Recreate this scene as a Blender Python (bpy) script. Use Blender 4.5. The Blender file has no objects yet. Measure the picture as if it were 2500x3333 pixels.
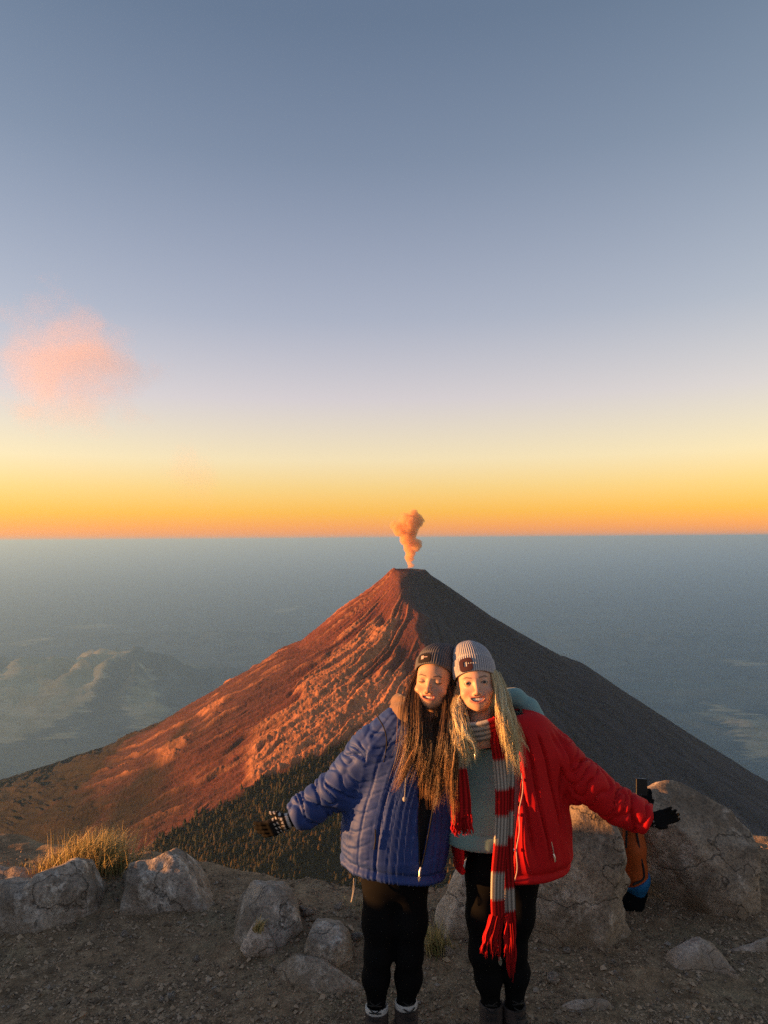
import bpy, math, random, time
import numpy as np
from mathutils import Matrix, Vector
T0 = time.time()
SC = bpy.context.scene
COL = SC.collection
R = math.radians
# ------------------------------------------------------------------ camera
FPX = 2407.0
CAM = np.array([0.0, 0.0, 2.2])
CAMR = Matrix.Rotation(R(90 + 2.05), 3, 'X') @ Matrix.Rotation(R(-0.41), 3, 'Z')
cd = bpy.data.cameras.new('camera'); cam = bpy.data.objects.new('camera', cd); COL.objects.link(cam)
cd.sensor_fit = 'VERTICAL'; cd.sensor_height = 36.0; cd.lens = 26.0
cd.clip_start = 0.05; cd.clip_end = 900000
m4 = CAMR.to_4x4(); m4.translation = Vector(CAM); cam.matrix_world = m4
SC.camera = cam
NR = np.array(CAMR)
# ------------------------------------------------------------------ sun and sky
SUN_EL, SUN_AZ = R(4.5), R(5.0)          # from the left, a little from behind the camera
SDIR = Vector((-math.cos(SUN_EL) * math.cos(SUN_AZ), -math.cos(SUN_EL) * math.sin(SUN_AZ), math.sin(SUN_EL)))
ld = bpy.data.lights.new('sun', 'SUN'); sun = bpy.data.objects.new('sun', ld); COL.objects.link(sun)
ld.energy = 5.0; ld.angle = R(0.5); ld.color = (1.0, 0.42, 0.12)
sun.rotation_euler = SDIR.to_track_quat('Z', 'Y').to_euler()
world = bpy.data.worlds.new('World'); SC.world = world; world.use_nodes = True
def lin(r, g, b):
    f = lambda c: (c / 255 / 12.92) if c / 255 <= 0.04045 else ((c / 255 + 0.055) / 1.055) ** 2.4
    return (f(r), f(g), f(b))
def build_world():
    nt = world.node_tree; N = nt.nodes; L = nt.links
    for n in list(N): N.remove(n)
    out = N.new('ShaderNodeOutputWorld')
    tc = N.new('ShaderNodeTexCoord'); sep = N.new('ShaderNodeSeparateXYZ'); L.new(tc.outputs['Generated'], sep.inputs[0])
    ramp = N.new('ShaderNodeValToRGB'); L.new(sep.outputs['Z'], ramp.inputs[0])
    stops = [(0.0, (.19, .060, .042)), (0.014, (.197, .065, .036)), (0.0356, (.173, .093, .024)), (0.068, (.170, .122, .070)), (0.106, (.185, .155, .142)),
             (0.185, (.139, .116, .183)), (0.286, (.072, .0725, .142)), (0.462, (.021, .028, .077)), (0.583, (.003, .010, .049)), (1.0, (.002, .006, .034))]
    e = ramp.color_ramp.elements
    e[0].position, e[0].color = stops[0][0], (*stops[0][1], 1)
    e[1].position, e[1].color = stops[-1][0], (*stops[-1][1], 1)
    for p, c in stops[1:-1]:
        n = e.new(p); n.color = (*c, 1)
    # brighter towards the sun's side of the sky, dimmer away from it
    dot = N.new('ShaderNodeVectorMath'); dot.operation = 'DOT_PRODUCT'
    L.new(tc.outputs['Generated'], dot.inputs[0]); dot.inputs[1].default_value = (-math.cos(SUN_AZ), -math.sin(SUN_AZ), 0.0)
    mr = N.new('ShaderNodeMapRange'); L.new(dot.outputs['Value'], mr.inputs['Value'])
    mr.inputs['From Min'].default_value = -1; mr.inputs['From Max'].default_value = 1
    mr.inputs['To Min'].default_value = 0.90; mr.inputs['To Max'].default_value = 1.12
    mul = N.new('ShaderNodeMix'); mul.data_type = 'RGBA'; mul.blend_type = 'MULTIPLY'; mul.inputs['Factor'].default_value = 1.0
    L.new(ramp.outputs[0], mul.inputs[6]); L.new(mr.outputs[0], mul.inputs[7])
    sky = N.new('ShaderNodeTexSky'); sky.sky_type = 'NISHITA'; sky.sun_disc = False
    sky.sun_elevation = SUN_EL; sky.sun_rotation = math.atan2(SDIR.x, SDIR.y); sky.altitude = 3900; sky.air_density = 2.5; sky.dust_density = 4.0
    bg1 = N.new('ShaderNodeBackground'); bg1.inputs['Strength'].default_value = 0.95; L.new(mul.outputs[2], bg1.inputs['Color'])
    bg2 = N.new('ShaderNodeBackground'); bg2.inputs['Strength'].default_value = 0.070; L.new(sky.outputs[0], bg2.inputs['Color'])
    mx = N.new('ShaderNodeAddShader')
    L.new(bg1.outputs[0], mx.inputs[0]); L.new(bg2.outputs[0], mx.inputs[1]); L.new(mx.outputs[0], out.inputs['Surface'])
build_world()
vs = SC.view_settings; vs.view_transform = 'Standard'; vs.look = 'None'; vs.exposure = 1.35; vs.gamma = 1.0
vs.use_curve_mapping = False
cy = SC.cycles
cy.use_denoising = False
cy.max_bounces = 8; cy.diffuse_bounces = 3; cy.glossy_bounces = 3; cy.transmission_bounces = 4; cy.volume_bounces = 6
cy.transparent_max_bounces = 12
cy.volume_step_rate = 1.0; cy.volume_max_steps = 256
cy.sample_clamp_indirect = 4.0
# ------------------------------------------------------------------ helpers
def ray(px, py):
    d = NR @ np.array([(px - 1250) / FPX, -(py - 1666.5) / FPX, -1.0]); return d
def P(px, py, Y):
    d = ray(px, py); return CAM + d * (Y / d[1])
def Pz(px, py, z):
    d = ray(px, py); return CAM + d * ((z - CAM[2]) / d[2])
def proj(v):
    """world points (N,3) -> photo pixels"""
    q = (np.asarray(v, float) - CAM) @ NR
    return 1250 + FPX * q[..., 0] / -q[..., 2], 1666.5 - FPX * q[..., 1] / -q[..., 2]
def new_obj(name, me, mat=None, parent=None):
    o = bpy.data.objects.new(name, me); COL.objects.link(o)
    if mat is not None and len(me.materials) == 0: me.materials.append(mat)
    if parent is not None: o.parent = parent
    return o
def npmesh(name, V, F, smooth=True, col=None, uv=None):
    """fast mesh from arrays: F is (n,3) or (n,4)"""
    V = np.ascontiguousarray(V, np.float32); F = np.ascontiguousarray(F, np.int32)
    me = bpy.data.meshes.new(name); n, k = F.shape
    me.vertices.add(len(V)); me.vertices.foreach_set('co', V.ravel())
    me.loops.add(n * k); me.loops.foreach_set('vertex_index', F.ravel())
    me.polygons.add(n); me.polygons.foreach_set('loop_start', np.arange(0, n * k, k, dtype=np.int32))
    me.polygons.foreach_set('use_smooth', np.full(n, smooth))
    me.update(calc_edges=True)
    if col is not None:
        c = np.ones((len(V), 4), np.float32); c[:, :3] = col
        a = me.color_attributes.new('Col', 'FLOAT_COLOR', 'POINT'); a.data.foreach_set('color', c.ravel())
    if uv is not None:
        a = me.attributes.new('suv', 'FLOAT2', 'POINT'); a.data.foreach_set('vector', np.ascontiguousarray(uv, np.float32).ravel())
    me.validate()
    return me
def tag(o, label=None, cat=None, group=None, kind=None):
    if label: o['label'] = label
    if cat: o['category'] = cat
    if group: o['group'] = group
    if kind: o['kind'] = kind
    return o
def empty(name, loc=(0, 0, 0)):
    o = bpy.data.objects.new(name, None); COL.objects.link(o); o.location = loc; o.empty_display_size = 0.1; return o
class NB:
    """small node-building helper"""
    def __init__(s, name):
        s.m = bpy.data.materials.new(name); s.m.use_nodes = True; s.nt = s.m.node_tree; s.N = s.nt.nodes; s.L = s.nt.links
        s.b = s.N['Principled BSDF']; s.out = s.N['Material Output']; s._tc = None
    def n(s, t, **kw):
        x = s.N.new(t)
        for k, v in kw.items(): setattr(x, k, v)
        return x
    def link(s, a, b): s.L.new(a, b)
    def coord(s, kind='Object'):
        if s._tc is None: s._tc = s.n('ShaderNodeTexCoord')
        return s._tc.outputs[kind]
    def mapping(s, src, scale=(1, 1, 1), rot=(0, 0, 0)):
        m = s.n('ShaderNodeMapping'); m.inputs['Scale'].default_value = scale; m.inputs['Rotation'].default_value = rot; s.link(src, m.inputs[0]); return m.outputs[0]
    def noise(s, src, scale, detail=4, rough=0.55, dist=0.0):
        x = s.n('ShaderNodeTexNoise'); s.link(src, x.inputs['Vector']); x.inputs['Scale'].default_value = scale
        x.inputs['Detail'].default_value = detail; x.inputs['Roughness'].default_value = rough; x.inputs['Distortion'].default_value = dist
        return x.outputs['Fac']
    def ramp(s, src, stops, interp='LINEAR'):
        r = s.n('ShaderNodeValToRGB'); r.color_ramp.interpolation = interp; s.link(src, r.inputs[0]); e = r.color_ramp.elements
        e[0].position = stops[0][0]; e[0].color = (*stops[0][1], 1); e[1].position = stops[-1][0]; e[1].color = (*stops[-1][1], 1)
        for p, c in stops[1:-1]: q = e.new(p); q.color = (*c, 1)
        return r.outputs[0]
    def mix(s, f, a, b, mode='MIX'):
        x = s.n('ShaderNodeMix', data_type='RGBA', blend_type=mode)
        for sock, v in ((x.inputs[0], f), (x.inputs[6], a), (x.inputs[7], b)):
            if hasattr(v, 'is_linked'): s.link(v, sock)
            elif isinstance(v, (int, float)): sock.default_value = v
            else: sock.default_value = (*v, 1)
        return x.outputs[2]
    def math(s, op, a, b=None):
        x = s.n('ShaderNodeMath', operation=op)
        for i, v in enumerate((a, b)):
            if v is None: continue
            if hasattr(v, 'is_linked'): s.link(v, x.inputs[i])
            else: x.inputs[i].default_value = v
        return x.outputs[0]
    def attr(s, name='Col'):
        a = s.n('ShaderNodeAttribute'); a.attribute_name = name; return a
    def bump(s, h, strength=0.5, dist=0.01, prev=None):
        b = s.n('ShaderNodeBump'); b.inputs['Strength'].default_value = strength; b.inputs['Distance'].default_value = dist
        s.link(h, b.inputs['Height'])
        if prev is not None: s.link(prev, b.inputs['Normal'])
        return b.outputs[0]
    def done(s, color=None, rough=0.8, normal=None, spec=None, **kw):
        b = s.b
        if color is not None:
            if hasattr(color, 'is_linked'): s.link(color, b.inputs['Base Color'])
            else: b.inputs['Base Color'].default_value = (*color, 1)
        if hasattr(rough, 'is_linked'): s.link(rough, b.inputs['Roughness'])
        else: b.inputs['Roughness'].default_value = rough
        if normal is not None: s.link(normal, b.inputs['Normal'])
        if spec is not None: b.inputs['Specular IOR Level'].default_value = spec
        for k, v in kw.items(): b.inputs[k].default_value = v
        return s.m
# ---- vectorised gradient noise
def _h(ix, iy, iz, seed):
    h = (ix * 374761393 + iy * 668265263 + iz * 1274126177 + seed * 974634777) & 0xFFFFFFFF
    h = ((h ^ (h >> 13)) * 1274126177) & 0xFFFFFFFF
    return h ^ (h >> 16)
def noise3(x, y, z, seed=0):
    x, y, z = np.broadcast_arrays(np.asarray(x, float), np.asarray(y, float), np.asarray(z, float))
    ix, iy, iz = np.floor(x).astype(np.int64), np.floor(y).astype(np.int64), np.floor(z).astype(np.int64)
    fx, fy, fz = x - ix, y - iy, z - iz
    u, v, w = fx * fx * fx * (fx * (fx * 6 - 15) + 10), fy * fy * fy * (fy * (fy * 6 - 15) + 10), fz * fz * fz * (fz * (fz * 6 - 15) + 10)
    def g(dx, dy, dz):
        h = _h(ix + dx, iy + dy, iz + dz, seed)
        a = (h & 255) / 127.5 - 1; b = ((h >> 8) & 255) / 127.5 - 1; c = ((h >> 16) & 255) / 127.5 - 1
        return a * (fx - dx) + b * (fy - dy) + c * (fz - dz)
    def lp(t, a, b): return a + t * (b - a)
    return lp(w, lp(v, lp(u, g(0, 0, 0), g(1, 0, 0)), lp(u, g(0, 1, 0), g(1, 1, 0))), lp(v, lp(u, g(0, 0, 1), g(1, 0, 1)), lp(u, g(0, 1, 1), g(1, 1, 1))))
def noise2(x, y, seed=0):
    x, y = np.broadcast_arrays(np.asarray(x, float), np.asarray(y, float))
    ix, iy = np.floor(x).astype(np.int64), np.floor(y).astype(np.int64); fx, fy = x - ix, y - iy
    u, v = fx * fx * fx * (fx * (fx * 6 - 15) + 10), fy * fy * fy * (fy * (fy * 6 - 15) + 10)
    def g(dx, dy):
        h = _h(ix + dx, iy + dy, 0, seed); a = (h & 255) / 127.5 - 1; b = ((h >> 8) & 255) / 127.5 - 1
        return a * (fx - dx) + b * (fy - dy)
    a = g(0, 0); b = g(1, 0); c = g(0, 1); d = g(1, 1)
    return (a + u * (b - a)) * (1 - v) + (c + u * (d - c)) * v
def fbm2(x, y, o=5, seed=0, gain=0.5, ridged=False):
    s = 0; a = 1.0
    for i in range(o):
        n = noise2(x * 2 ** i + 17.3 * i, y * 2 ** i - 9.1 * i, seed + i)
        s = s + a * ((0.6 - np.abs(n) * 2) if ridged else n); a *= gain
    return s
def fbm3(x, y, z, o=4, seed=0, gain=0.5):
    s = 0; a = 1.0
    for i in range(o):
        s = s + a * noise3(x * 2 ** i + 7.7 * i, y * 2 ** i, z * 2 ** i - 3.1 * i, seed + i); a *= gain
    return s
def sstep(a, b, x):
    t = np.clip((x - a) / (b - a), 0, 1); return t * t * (3 - 2 * t)
def smin(a, b, k):
    h = np.clip(0.5 + 0.5 * (b - a) / k, 0, 1); return b + (a - b) * h - k * h * (1 - h)
def smax(a, b, k): return -smin(-a, -b, k)
def grid_faces(nr, nc, wrap=False):
    i = np.arange(nr - 1)[:, None]; j = np.arange(nc if wrap else nc - 1)[None, :]; j2 = (j + 1) % nc
    return np.stack([i * nc + j, i * nc + j2, (i + 1) * nc + j2, (i + 1) * nc + j], -1).reshape(-1, 4)
# ---- implicit surfaces (naive surface nets)
def snet(f, lo, hi, h):
    lo = np.asarray(lo, float); hi = np.asarray(hi, float)
    n = np.maximum(np.ceil((hi - lo) / h).astype(int) + 1, 4)
    ax = [lo[i] + h * np.arange(n[i]) for i in range(3)]
    X, Y, Z = np.meshgrid(*ax, indexing='ij')
    D = np.asarray(f(X, Y, Z), np.float32)
    D[0] = np.maximum(D[0], 1e-3); D[-1] = np.maximum(D[-1], 1e-3); D[:, 0] = np.maximum(D[:, 0], 1e-3); D[:, -1] = np.maximum(D[:, -1], 1e-3)
    D[:, :, 0] = np.maximum(D[:, :, 0], 1e-3); D[:, :, -1] = np.maximum(D[:, :, -1], 1e-3)
    S = D < 0; c = np.zeros(tuple(n - 1), np.int8)
    for i in (0, 1):
        for j in (0, 1):
            for k in (0, 1): c += S[i:n[0] - 1 + i, j:n[1] - 1 + j, k:n[2] - 1 + k]
    act = (c > 0) & (c < 8); idx = np.full(act.shape, -1, np.int64); I, J, K = np.nonzero(act); idx[I, J, K] = np.arange(len(I))
    acc = np.zeros((len(I), 3)); cnt = np.zeros(len(I))
    cr = [(i, j, k) for i in (0, 1) for j in (0, 1) for k in (0, 1)]
    for a in cr:
        for ax_ in range(3):
            if a[ax_] == 1: continue
            b = list(a); b[ax_] = 1
            da = D[I + a[0], J + a[1], K + a[2]]; db = D[I + b[0], J + b[1], K + b[2]]; m = (da < 0) != (db < 0)
            t = da[m] / (da[m] - db[m]); p = np.tile(np.array(a, float), (m.sum(), 1)); p[:, ax_] += t
            acc[m] += p; cnt[m] += 1
    V = lo + h * (np.stack([I, J, K], -1) + acc / cnt[:, None])
    F = []
    for ax_ in range(3):
        u, v = (ax_ + 1) % 3, (ax_ + 2) % 3
        sl = [slice(1, n[i] - 1) for i in range(3)]; sl[ax_] = slice(0, n[ax_] - 1)
        s2 = list(sl); s2[ax_] = slice(1, n[ax_])
        A, B = S[tuple(sl)], S[tuple(s2)]; q = np.array(np.nonzero(A != B)).T
        if len(q) == 0: continue
        fl = A[tuple(q.T)]; q = q + np.array([0 if i == ax_ else 1 for i in range(3)])
        def at(du, dv):
            w = q.copy(); w[:, u] += du; w[:, v] += dv; return idx[tuple(w.T)]
        quad = np.stack([at(-1, -1), at(0, -1), at(0, 0), at(-1, 0)], -1); quad[~fl] = quad[~fl][:, ::-1]; F.append(quad)
    return V, np.concatenate(F)
def vnormals(V, F):
    N = np.zeros_like(V); a, b, c, d = (V[F[:, i]] for i in range(4)); n = np.cross(c - a, d - b)
    for i in range(4): np.add.at(N, F[:, i], n)
    return N / (np.linalg.norm(N, axis=1, keepdims=True) + 1e-12)
def sd_ell(X, Y, Z, c, r):
    r = np.asarray(r, float); a, b, d = (X - c[0]) / r[0], (Y - c[1]) / r[1], (Z - c[2]) / r[2]
    k0 = np.sqrt(a * a + b * b + d * d); k1 = np.sqrt((a / r[0]) ** 2 + (b / r[1]) ** 2 + (d / r[2]) ** 2)
    return k0 * (k0 - 1) / (k1 + 1e-9)
def sd_sph(X, Y, Z, c, r): return np.sqrt((X - c[0]) ** 2 + (Y - c[1]) ** 2 + (Z - c[2]) ** 2) - r
def sd_cap(X, Y, Z, a, b, ra, rb):
    a = np.asarray(a, float); b = np.asarray(b, float); d = b - a; L2 = float(d @ d) + 1e-12
    t = np.clip(((X - a[0]) * d[0] + (Y - a[1]) * d[1] + (Z - a[2]) * d[2]) / L2, 0, 1)
    return np.sqrt((X - a[0] - t * d[0]) ** 2 + (Y - a[1] - t * d[1]) ** 2 + (Z - a[2] - t * d[2]) ** 2) - (ra + (rb - ra) * t)
def poly_sd(PX, PZ, poly):
    d = np.full(PX.shape, 1e9); s = np.ones(PX.shape); n = len(poly)
    for i in range(n):
        a, b = poly[i], poly[(i + 1) % n]; ex, ez = b[0] - a[0], b[1] - a[1]; wx, wz = PX - a[0], PZ - a[1]
        t = np.clip((wx * ex + wz * ez) / (ex * ex + ez * ez + 1e-12), 0, 1); d = np.minimum(d, (wx - ex * t) ** 2 + (wz - ez * t) ** 2)
        c1 = PZ >= a[1]; c2 = PZ < b[1]; c3 = ex * wz > ez * wx
        s = np.where((c1 & c2 & c3) | (~c1 & ~c2 & ~c3), -s, s)
    return s * np.sqrt(d)
# ================================================================== THE LAND
HAZE_D = 2.7e-5
YS = 2200.0
Q = YS / 3000.0
SUM = P(1330, 1850, YS)
PLAIN_Z = -3700.0
_k = YS / FPX
LR = np.array([0, 50, 60, 130, 230, 355, 430, 630, 830, 1080, 1330, 2400, 4200]) * _k
LD = np.array([0, 0, 6, 70, 150, 255, 285, 410, 535, 655, 755, 1150, 1700]) * _k
RR = np.array([0, 55, 70, 150, 270, 430, 520, 570, 670, 920, 1170, 2400, 4200]) * _k
RD = np.array([0, 0, 18, 75, 160, 255, 305, 320, 390, 555, 710, 1400, 2200]) * _k
def cone_base(x, y):
    dx, dy = x - SUM[0], y - SUM[1]; r = np.hypot(dx, dy) + 1e-6; c = dx / r
    w = 0.5 + 0.5 * c; w = w * w * (3 - 2 * w)
    dl = np.interp(r, LR, LD); dr = np.interp(r, RR, RD)
    h = -(dl * (1 - w) + dr * w)
    front = sstep(0.2, 0.95, -dy / r)
    hf = -Q * np.interp(r / Q, [0, 60, 80, 400, 1000, 1500, 4000], [0, 6, 18, 235, 620, 930, 2300])
    h = h * (1 - front) + hf * front
    # the crater rim: a notch and a bowl
    h = h + 1.8 * noise2(dx / 22.0, dy / 22.0, 5) - 16 * np.exp(-(r / 31.0) ** 2) - 5 * sstep(8, 44, dx) * np.exp(-(r / 66.0) ** 2)
    return SUM[2] + h
def on_cone(px, py, fn=cone_base):
    d = ray(px, py); t = np.linspace(400, 3600, 4001); t = t / d[1]
    pts = CAM[None] + t[:, None] * d[None]; g = fn(pts[:, 0], pts[:, 1]); k = np.argmax(pts[:, 2] < g)
    return pts[k]
_bp = np.array([on_cone(a, b) for a, b in [(1297, 1856), (1303, 1937), (1321, 1968), (1363, 1996), (1354, 2046), (1369, 2088), (1399, 2118), (1425, 2200), (1440, 2400), (1470, 2700)]])
_o = np.argsort(_bp[:, 1]); _by, _bx = _bp[_o, 1], _bp[_o, 0]
FOREST_LINE = [(200, 2960), (430, 2800), (520, 2735), (640, 2660), (760, 2600), (860, 2530), (960, 2490), (1060, 2452), (1150, 2415), (1260, 2380), (1420, 2360), (1600, 2440), (1900, 2700), (2500, 3200)]
def forest_mask(px, py):
    fx, fy = zip(*FOREST_LINE); return (py - np.interp(px, fx, fy))
_crag = [(*on_cone(a, b)[:2], c) for a, b, c in [(1160, 2120, 60), (1080, 2190, 55), (1230, 2060, 40), (1220, 2290, 80), (1060, 2330, 60), (1130, 2420, 70), (960, 2440, 60), (860, 2480, 50), (1290, 2360, 70), (700, 2330, 40), (560, 2470, 40), (1000, 2230, 35)]]
def terrain(x, y, parts=False):
    z = cone_base(x, y)
    xm, ym = x, y; dx, dy = (x - SUM[0]) / Q, (y - SUM[1]) / Q; r = np.hypot(dx, dy) + 1e-6; th = np.arctan2(dx, -dy)     # 0 faces the camera, negative is left
    xb = np.interp(y, _by, _bx); u = (x - xb) / Q; x = xm / Q; y = ym / Q; z = z / Q
    fr = sstep(0.05, 0.6, -dy / r) * sstep(40, 120, r)
    z = z - fr * (np.sqrt(u * u + 25) - 5) * np.where(u < 0, 0.30 * np.exp(-(u / 260.0) ** 2), 0.42 * np.exp(-(u / 520.0) ** 2))
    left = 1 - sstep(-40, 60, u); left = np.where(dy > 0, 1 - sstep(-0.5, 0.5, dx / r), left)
    rs = sstep(60, 260, r)
    warp = 0.05 * noise2(th * 9, r / 160.0, 3)
    tg = th + 0.85 * r / 1000.0 + 0.03 * noise2(x / 70.0, y / 70.0, 4)
    g1 = fbm2((tg + warp) * 7.0, r / 900.0, 4, 11, 0.55, True)
    g2 = fbm2((tg + warp) * 24.0, r / 420.0, 3, 21, 0.5, True)
    g3 = fbm2((tg + warp * 1.5) * 60.0, r / 160.0, 3, 27, 0.55, True)
    pm = 0
    for cx_, cy_, sr in _crag: pm = pm + np.exp(-(((xm - cx_) / sr) ** 2 + ((ym - cy_) / (sr * 1.4)) ** 2))
    rock = sstep(0.16, 0.52, 0.62 * np.clip(pm, 0, 1) + 0.75 * fbm2(tg * 9.0, r / 230.0, 4, 31)) * left
    rock2 = sstep(0.22, 0.42, fbm2((tg) * 16.0, r / 420.0, 3, 37)) * left
    wx, wy = x + 14 * noise2(x / 35.0, y / 35.0, 7), y + 14 * noise2(x / 35.0, y / 35.0, 8); rough = 0.35 * fbm2(tg * 44.0, r / 120.0, 4, 41, 0.6, True) + 0.65 * fbm2(wx / 30.0, wy / 30.0, 5, 43, 0.62, True); fine = fbm2(wx / 8.0, wy / 8.0, 3, 47, 0.6)
    rk = np.clip(rock * 0.9 + rock2 * 0.6, 0, 1)
    z = z + rs * left * (r / 900.0) ** 0.5 * (24 * g1 + 8 * g2 + 3 * g3) * sstep(0, 160, np.abs(u))
    streak = fbm2(tg * 130.0, r / 330.0, 3, 53, 0.6)
    z = z + rs * rk * (7 * rough + 3.5 * fine + 9)
    z = z + rs * left * 1.8 * streak
    z = z + left * rs * (0.5 * rough + 0.5 * fine)
    z = z + (1 - left) * rs * (5 * g1 * sstep(200, 900, r) + 1.6 * g2 + 0.5 * fine)
    # small rim boulders
    z = z + 6 * np.exp(-((dx + 62) ** 2 + (dy + 20) ** 2) / 400.0)
    z = z * Q
    if parts: return z, left, rk, g1, g2, g3, r, u, rough, streak
    return z
def build_volcano():
    na, nd = 1000, 760
    ang = np.linspace(R(-36), R(33), na)
    t = np.linspace(0, 1, nd); Y = 880 + (3900 - 880) * (0.62 * t + 0.38 * t * t * t)
    A, YY = np.meshgrid(ang, Y); X = np.tan(A) * YY
    Z, left, rk, g1, g2, g3, r, u, rough, streak = terrain(X, YY, True)
    # near side: our own mountain's flank falls away below the viewpoint
    V = np.stack([X, YY, Z], -1).reshape(-1, 3)
    px, py = proj(V); fm = sstep(-14, 14, forest_mask(px, py) + 22 * fbm2(X / 60.0, YY / 60.0, 3, 61).ravel()) * (V[:, 1] < 1950)
    n1 = fbm2(X / 150.0, YY / 150.0, 5, 71).ravel(); n2 = fbm2(X / 22.0, YY / 22.0, 4, 81, 0.6).ravel()
    lf = left.ravel(); rkf = rk.ravel(); rr = r.ravel(); g2f = g2.ravel(); g3f = g3.ravel()
    def C(*c): return np.array(c)[None]
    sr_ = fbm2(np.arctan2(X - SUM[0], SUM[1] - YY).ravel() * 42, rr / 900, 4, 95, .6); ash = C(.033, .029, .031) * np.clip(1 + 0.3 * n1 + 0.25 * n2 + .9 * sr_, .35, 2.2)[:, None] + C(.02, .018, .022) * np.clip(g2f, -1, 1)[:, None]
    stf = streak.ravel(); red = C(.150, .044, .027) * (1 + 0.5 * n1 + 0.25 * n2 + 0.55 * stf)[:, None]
    scree = C(.095, .040, .031) * (1 + 0.4 * stf)[:, None]
    s = sstep(0.0, 0.5, fbm2(np.arctan2(X - SUM[0], SUM[1] - YY).ravel() * 12, rr / 900, 3, 91))[:, None]
    base = red * (1 - 0.6 * s) + scree * 0.6 * s
    az = np.arctan2(X - SUM[0], SUM[1] - YY).ravel(); mar = (sstep(.45, .95, -az + .25 * n1) * sstep(250, 650, rr))[:, None]; base = base * (1 - .82 * mar) + C(.075, .034, .030) * .82 * mar * (1 + .5 * stf)[:, None]
    rock = C(.40, .165, .078) * (1 + 0.5 * n2 + 0.3 * n1)[:, None]
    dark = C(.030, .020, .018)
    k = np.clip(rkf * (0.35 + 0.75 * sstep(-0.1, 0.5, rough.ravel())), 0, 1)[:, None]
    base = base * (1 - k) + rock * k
    dk = (np.clip(sstep(0.12, 0.5, -g3f) * 0.6 + sstep(.2, .55, -stf) * .6, 0, .88))[:, None]; base = base * (1 - dk) + dark * dk  # hollows of the gullies darkened in the colour, as shade
    low = (sstep(900, 1250, rr + 420 * n1) * sstep(.5, .9, -az))[:, None]; veg = C(.020, .017, .013) * (1 + 0.5 * n2)[:, None]
    base = base * (1 - low * 0.97) + veg * low * 0.97
    col = base * lf[:, None] + ash * (1 - lf[:, None])  # sunlit side painted red, shaded side a darker ash, split along the terminator
    fg = C(.022, .019, .011) * (1 + 0.6 * n2)[:, None]; f = fm[:, None]
    col = col * (1 - f) + fg * f
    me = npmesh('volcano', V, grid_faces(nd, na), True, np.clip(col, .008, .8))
    b = NB('volcano_slopes'); a = b.attr(); co = b.coord()
    n = b.noise(co, 0.11, 5, 0.65); n2 = b.noise(co, 0.45, 3, 0.6)
    c = b.mix(0.55, a.outputs['Color'], b.ramp(n, [(0.3, (.55, .55, .55)), (0.7, (1.5, 1.45, 1.4))]), 'MULTIPLY')
    mat = b.done(c, 0.95, b.bump(n2, 0.5, 1.2, b.bump(n, 0.7, 5.0)), 0.15)
    return tag(new_obj('volcano', me, mat), 'reddish brown volcano cone, one side sunlit and gullied, the other smooth ash in shade', 'volcano')
VOLCANO = build_volcano()

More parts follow.
